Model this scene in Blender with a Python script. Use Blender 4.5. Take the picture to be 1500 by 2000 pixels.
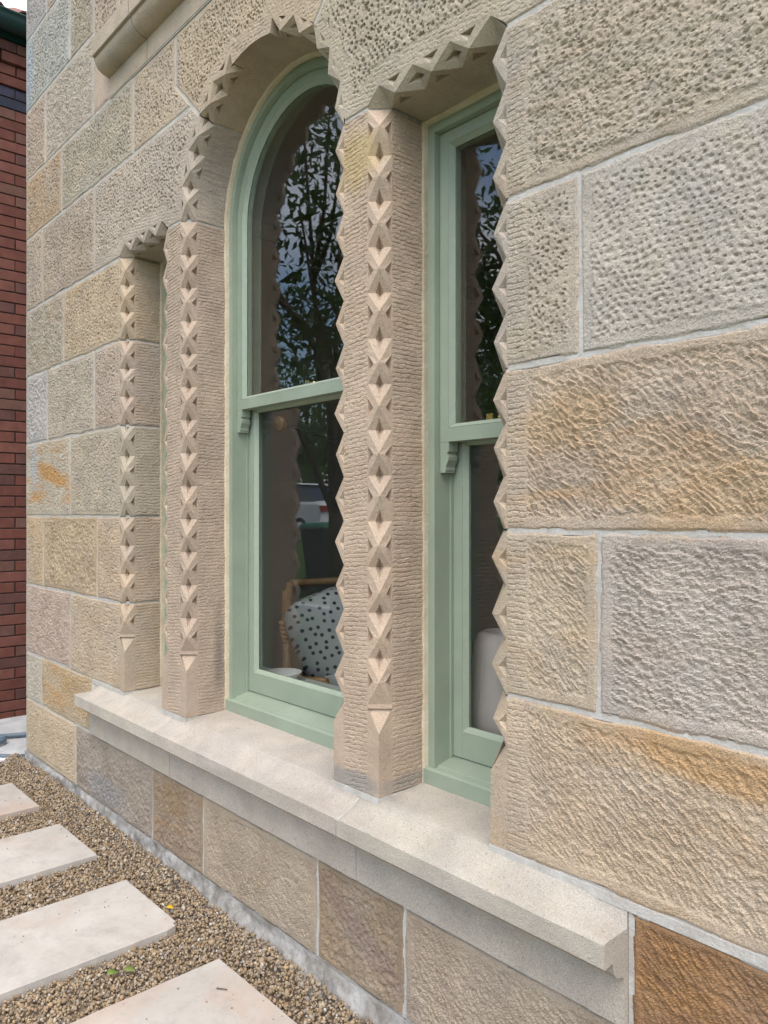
import bpy, bmesh, math, random
import numpy as np
from mathutils import Vector, Matrix
from mathutils.geometry import delaunay_2d_cdt

for o in list(bpy.data.objects): bpy.data.objects.remove(o)
S = bpy.context.scene
C = S.collection
R_ = math.radians

# ------------------------------------------------------------------ camera
F_PX = 1510.0; ALPHA = math.atan(1350/1510.0); CAM_D = 1.35; CAM_H = 1.335
cam = bpy.data.cameras.new('camera'); camo = bpy.data.objects.new('camera', cam); C.objects.link(camo)
camo.location = (0, -CAM_D, CAM_H)
camo.rotation_euler = (R_(90), 0, R_(90)-ALPHA)
cam.sensor_fit = 'VERTICAL'; cam.sensor_height = 36; cam.lens = F_PX*36/2000
cam.shift_y = 0.0015; cam.clip_start = 0.02; cam.clip_end = 2000
S.camera = camo
S.render.resolution_x = 768; S.render.resolution_y = 1024

# ------------------------------------------------------------------ world, sun, exposure
SUN_EL = R_(61); SUN_AZ = R_(135)         # veiled sun, high and to the right in front of the wall
w = bpy.data.worlds.new('World'); S.world = w; w.use_nodes = True
nt = w.node_tree; nt.nodes.clear()
sky = nt.nodes.new('ShaderNodeTexSky'); sky.sky_type = 'NISHITA'; sky.sun_disc = False
sky.sun_elevation = SUN_EL; sky.sun_rotation = SUN_AZ; sky.air_density = 1.0; sky.dust_density = 1.2; sky.ozone_density = 1.0
bg = nt.nodes.new('ShaderNodeBackground'); bg.inputs['Strength'].default_value = 0.15
wo = nt.nodes.new('ShaderNodeOutputWorld')
# thin broken cloud over the blue
tcw = nt.nodes.new('ShaderNodeTexCoord'); cn = nt.nodes.new('ShaderNodeTexNoise'); cn.inputs['Scale'].default_value = 2.2; cn.inputs['Detail'].default_value = 5; cn.noise_dimensions = '4D'; cn.inputs['W'].default_value = 4.0
cr = nt.nodes.new('ShaderNodeMapRange'); cr.inputs['From Min'].default_value = .43; cr.inputs['From Max'].default_value = .62; cr.inputs['To Max'].default_value = .80
cm_ = nt.nodes.new('ShaderNodeMix'); cm_.data_type = 'RGBA'; cm_.inputs[7].default_value = (9.5, 9.2, 8.9, 1)
nt.links.new(tcw.outputs['Generated'], cn.inputs['Vector']); nt.links.new(cn.outputs['Fac'], cr.inputs['Value']); nt.links.new(cr.outputs[0], cm_.inputs[0])
nt.links.new(sky.outputs[0], cm_.inputs[6]); nt.links.new(cm_.outputs[2], bg.inputs[0]); nt.links.new(bg.outputs[0], wo.inputs[0])
sun = bpy.data.lights.new('sun', 'SUN'); sun.energy = 1.15; sun.angle = R_(50); sun.color = (1.0, 0.92, 0.82)
suno = bpy.data.objects.new('sun', sun); C.objects.link(suno)
sd = Vector((math.sin(SUN_AZ)*math.cos(SUN_EL), math.cos(SUN_AZ)*math.cos(SUN_EL), math.sin(SUN_EL)))
suno.rotation_euler = sd.to_track_quat('Z', 'Y').to_euler(); suno.location = (3, 20, 20)
vs = S.view_settings
vs.view_transform = 'Standard'; vs.look = 'None'; vs.gamma = 1.0; vs.use_curve_mapping = False
vs.exposure = 1.28

# ------------------------------------------------------------------ helpers
rng = np.random.default_rng(7); random.seed(7)

class MB:
    """collects vertices and faces, builds one mesh object"""
    def __init__(s): s.v = []; s.n = 0; s.f = []; s.attr = []
    def add(s, verts, faces, smooth=False, mat=0):
        verts = np.asarray(verts, float).reshape(-1, 3)
        b = s.n; s.v.append(verts); s.n += len(verts)
        if isinstance(faces, np.ndarray):
            s.f.append((faces+b, smooth, mat))
        else:
            by = {}
            for f in faces: by.setdefault(len(f), []).append(f)
            for k, L in by.items(): s.f.append((np.array(L, int)+b, smooth, mat))
        return b
    def box(s, x0, x1, y0, y1, z0, z1, mat=0):
        s.add([(x0,y0,z0),(x1,y0,z0),(x1,y1,z0),(x0,y1,z0),(x0,y0,z1),(x1,y0,z1),(x1,y1,z1),(x0,y1,z1)],
              [(0,3,2,1),(4,5,6,7),(0,1,5,4),(1,2,6,5),(2,3,7,6),(3,0,4,7)], False, mat)
    def grid(s, P, smooth=True, mat=0):
        h, wd = P.shape[:2]
        idx = np.arange(h*wd).reshape(h, wd)
        q = np.stack([idx[:-1,:-1], idx[:-1,1:], idx[1:,1:], idx[1:,:-1]], -1).reshape(-1, 4)
        s.add(P.reshape(-1, 3), q, smooth, mat)
    def prism(s, poly, y0, y1, axis='y', mat=0):
        n = len(poly)
        def m(p, t):
            return {'y': (p[0], t, p[1]), 'x': (t, p[0], p[1]), 'z': (p[0], p[1], t)}[axis]
        v = [m(p, y0) for p in poly]+[m(p, y1) for p in poly]
        s.add(v, [tuple(range(n))[::-1], tuple(range(n, 2*n))]+[(i, (i+1) % n, n+(i+1) % n, n+i) for i in range(n)], False, mat)
    def tube(s, pts, radii, seg=8, smooth=True, mat=0):
        pts = [Vector(p) for p in pts]; rings = []
        up = Vector((0.3, 0.1, 1)).normalized()
        for i, p in enumerate(pts):
            d = (pts[min(i+1, len(pts)-1)]-pts[max(i-1, 0)]).normalized()
            a = d.cross(up)
            if a.length < 1e-3: a = d.cross(Vector((1, 0, 0)))
            a.normalize(); b = d.cross(a).normalized()
            r = radii[i] if hasattr(radii, '__len__') else radii
            rings.append([tuple(p+a*(r*math.cos(2*math.pi*k/seg))+b*(r*math.sin(2*math.pi*k/seg))) for k in range(seg)])
        n = len(pts)
        f = [(i*seg+k, i*seg+(k+1) % seg, (i+1)*seg+(k+1) % seg, (i+1)*seg+k) for i in range(n-1) for k in range(seg)]
        f += [tuple(range(seg))[::-1], tuple(range((n-1)*seg, n*seg))]
        s.add([q for r in rings for q in r], f, smooth, mat)
    def lathe(s, prof, c, seg=32, smooth=True, mat=0):
        v = [(c[0]+r*math.cos(2*math.pi*k/seg), c[1]+r*math.sin(2*math.pi*k/seg), c[2]+z) for r, z in prof for k in range(seg)]
        f = [(i*seg+k, i*seg+(k+1) % seg, (i+1)*seg+(k+1) % seg, (i+1)*seg+k) for i in range(len(prof)-1) for k in range(seg)]
        s.add(v, f, smooth, mat)
    def mesh(s, name, mats):
        me = bpy.data.meshes.new(name)
        V = np.concatenate(s.v)
        me.vertices.add(len(V)); me.vertices.foreach_set('co', V.astype(np.float32).ravel())
        tot = sum(len(f) for f, _, _ in s.f); nl = sum(f.size for f, _, _ in s.f)
        me.loops.add(nl); me.polygons.add(tot)
        me.loops.foreach_set('vertex_index', np.concatenate([f.ravel() for f, _, _ in s.f]).astype(np.int32))
        cnt = np.concatenate([np.full(len(f), f.shape[1]) for f, _, _ in s.f])
        st = np.concatenate([[0], np.cumsum(cnt)[:-1]])
        me.polygons.foreach_set('loop_start', st.astype(np.int32))
        me.polygons.foreach_set('use_smooth', np.concatenate([np.full(len(f), sm) for f, sm, _ in s.f]).astype(bool))
        me.polygons.foreach_set('material_index', np.concatenate([np.full(len(f), m) for f, _, m in s.f]).astype(np.int32))
        for m in (mats if isinstance(mats, (list, tuple)) else [mats]): me.materials.append(m)
        me.update(calc_edges=True); me.validate()
        return me
    def obj(s, name, mats, parent=None, color=None, **props):
        o = bpy.data.objects.new(name, s.mesh(name, mats)); C.objects.link(o)
        if parent: o.parent = parent
        if color: o.color = (*color, 1)
        for k, v in props.items(): o[k] = v
        return o

def empty(name, loc, label, cat, group=None):
    o = bpy.data.objects.new(name, None); C.objects.link(o); o.location = loc; o.empty_display_size = 0.1
    o['label'] = label; o['category'] = cat
    if group: o['group'] = group
    return o
def settle(parent):
    """keep children built in world coordinates where they are"""
    bpy.context.view_layer.update()
    for c in parent.children:
        c.matrix_parent_inverse = parent.matrix_world.inverted()

# numpy noise
def _hash(i, j, s):
    h = (i.astype(np.int64)*374761393+j.astype(np.int64)*668265263+int(s)*2147483647) & 0xFFFFFFFF
    h = ((h ^ (h >> 13))*1274126177) & 0xFFFFFFFF
    h = ((h ^ (h >> 16))*2246822519) & 0xFFFFFFFF
    return ((h ^ (h >> 15)) & 0xFFFFFF)/float(0xFFFFFF)
def vnoise(x, y, s=0):
    i = np.floor(x); j = np.floor(y); fx = x-i; fy = y-j
    fx = fx*fx*(3-2*fx); fy = fy*fy*(3-2*fy)
    a = _hash(i, j, s); b = _hash(i+1, j, s); c = _hash(i, j+1, s); d = _hash(i+1, j+1, s)
    return (a+(b-a)*fx)*(1-fy)+(c+(d-c)*fx)*fy
def fbm(x, y, s=0, o=3):
    t = 0; a = 1; n = 0
    for k in range(o):
        t = t+a*vnoise(x*2**k, y*2**k, s+k*17); n += a; a *= .5
    return t/n
def worley(x, y, s=0, jit=.8, off=True):
    """nearest jittered cell: returns distance, dx, dy and two random numbers of that cell"""
    j0 = np.floor(y); best = np.full(x.shape, 1e9); bx = np.zeros_like(x); by = np.zeros_like(x); r1 = np.zeros_like(x); r2 = np.zeros_like(x)
    for dj in (-1, 0, 1):
        j = j0+dj; sh = (np.mod(j, 2)*.5) if off else 0*j
        i0 = np.floor(x-sh)
        for di in (-1, 0, 1):
            i = i0+di
            cx = i+sh+.5+jit*(_hash(i, j, s)-.5); cy = j+.5+jit*(_hash(i, j, s+91)-.5)
            dx = x-cx; dy = y-cy; d = dx*dx+dy*dy; m = d < best
            best = np.where(m, d, best); bx = np.where(m, dx, bx); by = np.where(m, dy, by)
            r1 = np.where(m, _hash(i, j, s+5), r1); r2 = np.where(m, _hash(i, j, s+9), r2)
    return np.sqrt(best), bx, by, r1, r2
def sst(a, b, x):
    t = np.clip((x-a)/(b-a), 0, 1); return t*t*(3-2*t)

# ------------------------------------------------------------------ materials
def newmat(name):
    m = bpy.data.materials.new(name); m.use_nodes = True
    n = m.node_tree; b = n.nodes['Principled BSDF']
    b.inputs['Specular IOR Level'].default_value = 0.25
    return m, n, b
def N(n, t, **k):
    x = n.nodes.new(t)
    for a, v in k.items():
        if a in x.inputs: x.inputs[a].default_value = v
        else: setattr(x, a, v)
    return x
def noise(n, vec, scale, detail=3, rough=.55, dist=0):
    x = N(n, 'ShaderNodeTexNoise'); x.inputs['Scale'].default_value = scale; x.inputs['Detail'].default_value = detail
    x.inputs['Roughness'].default_value = rough; x.inputs['Distortion'].default_value = dist
    n.links.new(vec, x.inputs['Vector']); return x.outputs['Fac']
def ramp(n, fac, a, b, ca=0., cb=1.):
    x = N(n, 'ShaderNodeMapRange'); x.clamp = True
    for k, v in (('From Min', a), ('From Max', b), ('To Min', ca), ('To Max', cb)): x.inputs[k].default_value = v
    n.links.new(fac, x.inputs['Value']); return x.outputs[0]
def mix(n, fac, a, b, mode='MIX'):
    x = N(n, 'ShaderNodeMix', data_type='RGBA', blend_type=mode)
    for sock, v in ((x.inputs[0], fac), (x.inputs[6], a), (x.inputs[7], b)):
        if isinstance(v, (int, float)): sock.default_value = v
        elif isinstance(v, tuple): sock.default_value = (*v, 1) if len(v) == 3 else v
        else: n.links.new(v, sock)
    return x.outputs[2]
def mth(n, op, a, b=None):
    x = N(n, 'ShaderNodeMath', operation=op)
    for sock, v in zip(x.inputs, (a, b)):
        if v is None: continue
        if isinstance(v, (int, float)): sock.default_value = v
        else: n.links.new(v, sock)
    return x.outputs[0]
def bump(n, b, h, strength=.3, dist=.002, prev=None):
    x = N(n, 'ShaderNodeBump'); x.inputs['Strength'].default_value = strength; x.inputs['Distance'].default_value = dist
    n.links.new(h, x.inputs['Height'])
    if prev: n.links.new(prev, x.inputs['Normal'])
    n.links.new(x.outputs[0], b.inputs['Normal']); return x.outputs[0]
def pos(n, rand=True):
    g = N(n, 'ShaderNodeNewGeometry')
    if not rand: return g.outputs['Position']
    oi = N(n, 'ShaderNodeObjectInfo'); v = N(n, 'ShaderNodeVectorMath', operation='MULTIPLY_ADD')
    cmb = N(n, 'ShaderNodeCombineXYZ')
    for k in range(3): n.links.new(mth(n, 'MULTIPLY', oi.outputs['Random'], 17.3+k*11.7), cmb.inputs[k])
    v.inputs[1].default_value = (1, 1, 1)
    n.links.new(g.outputs['Position'], v.inputs[0]); n.links.new(cmb.outputs[0], v.inputs[2])
    return v.outputs[0]
def oattr(n, name):
    a = N(n, 'ShaderNodeAttribute'); a.attribute_type = 'OBJECT'; a.attribute_name = name; return a.outputs['Fac']

def spot(n, wobn, x, z, rx, rz, rot=0., wob=.6):
    """soft irregular patch on the wall face, centred at x, z (metres)"""
    g = N(n, 'ShaderNodeNewGeometry').outputs['Position']; sp = N(n, 'ShaderNodeSeparateXYZ'); n.links.new(g, sp.inputs[0])
    dx = mth(n, 'SUBTRACT', sp.outputs[0], x); dz = mth(n, 'SUBTRACT', sp.outputs[2], z); c, s_ = math.cos(rot), math.sin(rot)
    a = mth(n, 'DIVIDE', mth(n, 'ADD', mth(n, 'MULTIPLY', dx, c), mth(n, 'MULTIPLY', dz, s_)), rx); b = mth(n, 'DIVIDE', mth(n, 'SUBTRACT', mth(n, 'MULTIPLY', dz, c), mth(n, 'MULTIPLY', dx, s_)), rz)
    r = mth(n, 'SQRT', mth(n, 'ADD', mth(n, 'MULTIPLY', a, a), mth(n, 'MULTIPLY', b, b)))
    r = mth(n, 'ADD', r, mth(n, 'MULTIPLY', wobn, wob*2))
    return ramp(n, r, .55, 1.05, 1., 0.)
def make_sandstone():
    m, n, b = newmat('sandstone'); P = pos(n)
    oi = N(n, 'ShaderNodeObjectInfo'); col = oi.outputs['Color']
    col = mix(n, ramp(n, noise(n, P, 9, 4, .6), .3, .7), mix(n, 1., col, (.86, .84, .82), 'MULTIPLY'), mix(n, 1., col, (1.12, 1.1, 1.06), 'MULTIPLY'))
    # grey weathering, bluish lime bloom
    g = mth(n, 'MULTIPLY', ramp(n, noise(n, P, 5.5, 5, .62, .4), .45, .68), oattr(n, 'grey'))
    col = mix(n, mth(n, 'MULTIPLY', g, .75), col, (.395, .378, .355))
    # iron staining along tilted bands
    mp = N(n, 'ShaderNodeMapping'); mp.inputs['Rotation'].default_value = (0, R_(25), 0); mp.inputs['Scale'].default_value = (.55, 1, 2.2)
    n.links.new(P, mp.inputs['Vector'])
    st = mth(n, 'MULTIPLY', ramp(n, noise(n, mp.outputs[0], 4.2, 4, .6, .5), .5, .72), oattr(n, 'stain'))
    col = mix(n, st, col, (.47, .25, .075))
    ye = ramp(n, noise(n, P, 7, 3, .5), .64, .80, 0, .18)
    col = mix(n, ye, col, (.45, .37, .17))
    gp = N(n, 'ShaderNodeNewGeometry').outputs['Position']; wobn = mth(n, 'SUBTRACT', noise(n, gp, 14, 5, .7), .5)
    for x_, z_, rx_, rz_, ro_, c_, k_ in ((-4.02, 1.53, .30, .055, -.22, (.47, .26, .09), .85), (-.62, .885, .26, .05, -.12, (.43, .26, .115), .65), (-.60, 1.37, .22, .07, .35, (.45, .29, .13), .40),
                                          (-.95, 1.53, .15, .07, .2, (.47, .33, .19), .55), (-1.63, .605, .16, .035, 0, (.25, .245, .235), .75), (-1.62, 2.30, .09, .10, 0, (.48, .36, .16), .6),
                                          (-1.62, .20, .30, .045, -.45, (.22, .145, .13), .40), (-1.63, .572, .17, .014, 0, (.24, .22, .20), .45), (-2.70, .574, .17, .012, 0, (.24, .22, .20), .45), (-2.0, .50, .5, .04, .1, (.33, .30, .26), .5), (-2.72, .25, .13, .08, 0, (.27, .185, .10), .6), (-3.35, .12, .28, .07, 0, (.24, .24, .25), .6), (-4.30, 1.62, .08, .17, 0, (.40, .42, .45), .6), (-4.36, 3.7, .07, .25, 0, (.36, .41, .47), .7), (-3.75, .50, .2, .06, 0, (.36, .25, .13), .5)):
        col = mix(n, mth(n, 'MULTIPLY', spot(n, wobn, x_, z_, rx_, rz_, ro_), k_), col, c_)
    # dark smear on the reveal beside the arched light
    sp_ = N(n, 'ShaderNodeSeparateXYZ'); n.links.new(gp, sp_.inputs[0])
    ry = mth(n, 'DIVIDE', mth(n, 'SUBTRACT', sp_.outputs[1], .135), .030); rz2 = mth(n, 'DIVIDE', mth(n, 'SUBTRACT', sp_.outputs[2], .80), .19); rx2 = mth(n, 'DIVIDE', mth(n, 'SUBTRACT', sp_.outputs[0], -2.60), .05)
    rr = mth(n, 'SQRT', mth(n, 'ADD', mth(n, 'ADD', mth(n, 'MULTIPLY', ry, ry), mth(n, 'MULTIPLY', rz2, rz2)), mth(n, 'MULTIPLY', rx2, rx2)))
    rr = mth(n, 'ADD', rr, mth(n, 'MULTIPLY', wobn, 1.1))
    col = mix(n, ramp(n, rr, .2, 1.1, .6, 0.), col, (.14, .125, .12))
    # sand grains
    gr = noise(n, P, 420, 2, .6)
    col = mix(n, 1., col, mix(n, ramp(n, gr, .3, .7), (.72, .72, .73), (1.2, 1.19, 1.17)), 'MULTIPLY')
    sp = ramp(n, noise(n, P, 160, 1, .5), .68, .74, 0, .5)
    col = mix(n, sp, col, (.13, .12, .11))
    n.links.new(col, b.inputs['Base Color']); b.inputs['Roughness'].default_value = .93
    nb = bump(n, b, noise(n, P, 90, 5, .7), .8, .004)
    bump(n, b, gr, .8, .002, nb)
    return m
M = {}
M['stone'] = make_sandstone()

def simple(name, c, rough=.6, var=.12, scale=8, bs=None, bst=.2, spec=.25, metal=0, rand=True):
    m, n, b = newmat(name); P = pos(n, rand)
    col = mix(n, ramp(n, noise(n, P, scale, 4, .6), .3, .7), tuple(x*(1-var) for x in c), tuple(min(1, x*(1+var)) for x in c))
    n.links.new(col, b.inputs['Base Color']); b.inputs['Roughness'].default_value = rough
    b.inputs['Specular IOR Level'].default_value = spec; b.inputs['Metallic'].default_value = metal
    if bs: bump(n, b, noise(n, P, bs, 3, .6), bst, .003)
    return m

def mortar_mat(name, c1, c2):
    m, n, b = newmat(name); P = pos(n, False)
    col = mix(n, ramp(n, noise(n, P, 14, 5, .65), .35, .65), c1, c2)
    gr = noise(n, P, 260, 2, .6)
    col = mix(n, 1., col, mix(n, gr, (.8, .8, .8), (1.15, 1.15, 1.15)), 'MULTIPLY')
    n.links.new(col, b.inputs['Base Color']); b.inputs['Roughness'].default_value = .95
    nb = bump(n, b, noise(n, P, 45, 4, .7), .7, .006); bump(n, b, gr, .4, .001, nb)
    return m
M['mortar'] = mortar_mat('lime_mortar', (.40, .375, .34), (.52, .505, .48))
M['footing'] = mortar_mat('footing_mortar', (.19, .175, .155), (.40, .39, .375))
M['sealant'] = mortar_mat('cream_mortar', (.52, .44, .31), (.60, .53, .40))
M['green'] = simple('sage_green_paint', (.262, .312, .242), .45, .08, 6, 45, .10, .4)
M['putty'] = simple('painted_putty', (.285, .335, .262), .45, .05, 40, 90, .35, .4)
M['brass'] = simple('brass', (.75, .55, .22), .25, .08, 20, metal=1)
M['plaster'] = simple('interior_plaster', (.42, .40, .37), .9, .05, 2)
M['floorboards'] = simple('dark_floor_boards', (.16, .09, .05), .5, .3, 6)
M['board'] = simple('painted_board', (.45, .47, .44), .5, .05, 5)

def paver_mat():
    m, n, b = newmat('pale_paving_stone'); P = pos(n)
    col = mix(n, ramp(n, noise(n, P, 3.2, 5, .6, .6), .35, .7), (.40, .37, .335), (.52, .49, .45))
    col = mix(n, ramp(n, noise(n, P, 2.4, 4, .6, .9), .47, .66, 0, .75), col, (.43, .335, .27))
    col = mix(n, ramp(n, noise(n, P, 12, 6, .75), .50, .74, 0, .6), col, (.30, .275, .25))
    col = mix(n, ramp(n, noise(n, P, 55, 4, .7), .60, .70, 0, .35), col, (.33, .31, .29))
    col = mix(n, ramp(n, noise(n, P, 130, 2, .5), .70, .74, 0, .6), col, (.20, .18, .16))
    n.links.new(col, b.inputs['Base Color']); b.inputs['Roughness'].default_value = .75
    bump(n, b, noise(n, P, 130, 4, .7), .25, .001); return m
M['paver'] = paver_mat()

def attr_mat(name, rough=.85, scale=300):
    m, n, b = newmat(name); a = N(n, 'ShaderNodeAttribute'); a.attribute_name = 'tint'
    P = pos(n, False)
    col = mix(n, 1., a.outputs['Color'], mix(n, noise(n, P, scale, 2), (.75, .75, .75), (1.25, 1.25, 1.25)), 'MULTIPLY')
    n.links.new(col, b.inputs['Base Color']); b.inputs['Roughness'].default_value = rough
    return m
M['pebble'] = attr_mat('gravel_pebbles')
def leaf_mat(name, c1, c2, trans=.25):
    m, n, b = newmat(name); a = N(n, 'ShaderNodeAttribute'); a.attribute_name = 'tint'
    col = mix(n, a.outputs['Fac'], c1, c2)
    n.links.new(col, b.inputs['Base Color']); b.inputs['Roughness'].default_value = .45; b.inputs['Specular IOR Level'].default_value = .4
    tr = N(n, 'ShaderNodeBsdfTranslucent'); n.links.new(mix(n, 1., col, (1.3, 1.6, .6), 'MULTIPLY'), tr.inputs[0])
    mx = N(n, 'ShaderNodeMixShader'); mx.inputs[0].default_value = trans
    n.links.new(b.outputs[0], mx.inputs[1]); n.links.new(tr.outputs[0], mx.inputs[2])
    n.links.new(mx.outputs[0], n.nodes['Material Output'].inputs[0]); return m
M['leaf'] = leaf_mat('broad_leaves', (.025, .055, .018), (.07, .13, .04))
M['leaf2'] = leaf_mat('hedge_leaves', (.035, .075, .02), (.10, .17, .04), .3)
M['bark'] = simple('bark', (.13, .10, .08), .9, .3, 20, 40, .6)

def glass_mat():
    m, n, b = newmat('window_glass'); n.nodes.remove(b)
    lw = N(n, 'ShaderNodeLayerWeight'); lw.inputs['Blend'].default_value = .5
    f = mth(n, 'ADD', mth(n, 'MULTIPLY', mth(n, 'POWER', lw.outputs['Facing'], 5.), .95), .055)
    tr = N(n, 'ShaderNodeBsdfTransparent'); tr.inputs[0].default_value = (.95, .97, .96, 1)
    gl = N(n, 'ShaderNodeBsdfGlossy'); gl.inputs['Roughness'].default_value = 0.0; gl.inputs[0].default_value = (1, 1, 1, 1)
    bp = N(n, 'ShaderNodeBump'); bp.inputs['Strength'].default_value = .006; bp.inputs['Distance'].default_value = .01
    n.links.new(noise(n, pos(n), 2.5, 1), bp.inputs['Height']); n.links.new(bp.outputs[0], gl.inputs['Normal'])
    mx = N(n, 'ShaderNodeMixShader'); n.links.new(f, mx.inputs[0]); n.links.new(tr.outputs[0], mx.inputs[1]); n.links.new(gl.outputs[0], mx.inputs[2])
    n.links.new(mx.outputs[0], n.nodes['Material Output'].inputs[0]); return m
M['glass'] = glass_mat()

def brick_mat():
    m, n, b = newmat('red_brick'); P = pos(n); oi = N(n, 'ShaderNodeObjectInfo')
    col = mix(n, ramp(n, noise(n, P, 12, 4, .6), .3, .7), mix(n, 1., oi.outputs['Color'], (.8, .78, .78), 'MULTIPLY'), mix(n, 1., oi.outputs['Color'], (1.15, 1.15, 1.15), 'MULTIPLY'))
    n.links.new(col, b.inputs['Base Color']); b.inputs['Roughness'].default_value = .8
    bump(n, b, noise(n, P, 90, 3, .6), .4, .002); return m
M['brick'] = brick_mat()
M['brickmortar'] = simple('dark_brick_mortar', (.07, .045, .04), .95, .3, 30)
M['gutter'] = simple('dark_green_gutter_paint', (.02, .06, .055), .35, .1, 5, spec=.5)
M['tile'] = simple('terracotta_tile', (.22, .10, .08), .7, .25, 10, 60, .3)

# ------------------------------------------------------------------ house dimensions (metres; wall face is y = 0)
XC = -4.427                                       # left corner of the sandstone wall
X1, X2, X3, X4, X5, X6 = -3.144, -2.797, -2.600, -1.723, -1.530, -1.147   # arrises of the three lights
W_ = .046                                         # width of the carved arris
RD = .180                                         # reveal depth
ZS = 2.42                                         # springing and flat heads
ZB = .583                                         # bottom of the openings
AX = (X3+X4)/2; AR = (X4-X3)/2
ZSTOP = .812

house = empty('sandstone_house', (-2.16, 0, 0), 'sandstone house wall of picked blocks with zigzag carved windows and green sashes', 'house')

# ------------------------------------------------------------------ stone relief
def relief(style, x, z, deff, seed, tool=False):
    """height (metres, outward) of dressed stone; deff = distance inside the drafted margin"""
    und = (fbm(x*6+seed, z*6, seed, 2)-.5)
    deff = deff+(vnoise(x*40, z*40, seed+3)-.5)*.010
    fine = (fbm(x*180, z*180, seed+8, 2)-.5)*.0014
    if style == 'smooth': return und*.002+fine*.5
    boss = sst(0, .010, deff)
    ang = .15*(_hash(np.array([seed]), np.array([3]), 1)[0]-.5)
    xr = x*math.cos(ang)+z*math.sin(ang); zr = -x*math.sin(ang)+z*math.cos(ang)
    if style.startswith('pick'):
        cx, cz, dep, jit = {'pick': (.0165, .0140, .0145, .60), 'pickfine': (.0155, .0130, .0145, .80), 'pickrow': (.0180, .0145, .0055, .30), 'pickmid': (.0150, .0125, .0070, .75), 'pickcoarse': (.019, .0135, .0060, .95)}[style]
        wx = xr+(fbm(x*14, z*14, seed+21, 2)-.5)*.026; wz = zr+(fbm(x*11, z*11, seed+22, 2)-.5)*.026
        d, dx, dz, r1, r2 = worley(wx/cx, wz/cz, seed, jit)
        d = d*(1+.6*(vnoise(x*230, z*230, seed+24)-.5)); rad = .26+.24*r1*r1+.06*r2
        # punched with a point held aslant: steep above, running out below
        pit = (1-sst(.08, 1., d/rad))*np.clip(.75+.75*dz/rad, .25, 1.3)*(.9 if style == 'pickrow' else np.where(r2 < .16, .15, .40+.75*r2))*(.55+.9*fbm(x*17, z*17, seed+25, 2))
        if style == 'pickcoarse':
            d2, _, _, q1, q2 = worley(wx/.012, wz/.010, seed+55, .9)
            pit = np.maximum(pit, .5*(1-sst(.1, 1, d2/.42))*(q1 > .5))
            und = und+(fbm(x*30, z*52, seed+71, 3)-.5)*1.7
        h = .0016-dep*pit+und*.004+(fbm(x*90, z*90, seed+43, 2)-.5)*.0035
    elif style in ('diag', 'diagsoft', 'ridge'):
        a = {'diag': R_(-36), 'diagsoft': R_(-40), 'ridge': R_(-12)}[style]
        al = {'diag': .021, 'diagsoft': .024, 'ridge': .017}[style]; ac = {'diag': .0105, 'diagsoft': .0085, 'ridge': .0100}[style]
        amp = {'diag': .0068, 'diagsoft': .0044, 'ridge': .0054}[style]
        wx = x+(fbm(x*12, z*12, seed+21, 2)-.5)*.03; wz = z+(fbm(x*12, z*12, seed+22, 2)-.5)*.03
        p = wx*math.cos(a)+wz*math.sin(a); q = -wx*math.sin(a)+wz*math.cos(a)
        d, dp, dq, r1, r2 = worley(p/al, q/ac, seed, .85)
        saw = np.clip(.5+dq*.85, 0, 1)*(1-.5*sst(.3, .7, np.abs(dp)))
        h = -.003+amp*(saw*(.25+.75*r1)+.3*(r2-.5))*(.3+1.3*fbm(x*10, z*10, seed+31, 2))+und*.007+(fbm(x*110, z*110, seed+41, 3)-.5)*.0066
    else:                                            # 'rough': fine pecked, blurred face
        d, dp, dq, r1, r2 = worley(x/.016, z/.016, seed, .95)
        h = .000+(fbm(x*75, z*75, seed+41, 3)-.5)*.011+.004*(d-.4)*r1+und*.010
    hm = und*.0015
    if tool: hm = hm+tooling(z, x, seed)
    return hm*(1-boss)+h*boss+fine

def tooling(c, o, seed, pitch=.0125, amp=.0024):
    """horizontal chisel furrows; c = height along which they repeat, o = coordinate along a furrow"""
    ph = c/pitch+.6*(vnoise(o*6, c*7, seed+61)-.5)+.38*(vnoise(o*85, c*55, seed+7)-.5)
    f = ph-np.floor(ph)
    k = _hash(np.floor(ph), np.floor(o/.05+_hash(np.floor(ph), 0*ph, 4)*7), seed+2)
    return amp*(.25+.6*k+.8*vnoise(o*30, c*30, seed+33))*(.25-(1-sst(.02, .36, f))*sst(-.01, .06, f))+(fbm(o*170, c*170, seed+35, 2)-.5)*.0020

MORT = MB()
def mort(a, b, out, gap):
    """pointing along one stone edge, from a to b; out = unit vector away from the stone"""
    y = .0030+random.random()*.0010; i = .005; o = gap*2+.003
    MORT.add([(a[0]-out[0]*i, y, a[1]-out[1]*i), (b[0]-out[0]*i, y, b[1]-out[1]*i), (b[0]+out[0]*o, y, b[1]+out[1]*o), (a[0]+out[0]*o, y, a[1]+out[1]*o)], [(0, 1, 2, 3)])
def edge_pts(a, b, sp):
    n = max(1, int(round((b-a)/sp))); return np.linspace(a, b, n+1)

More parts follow.
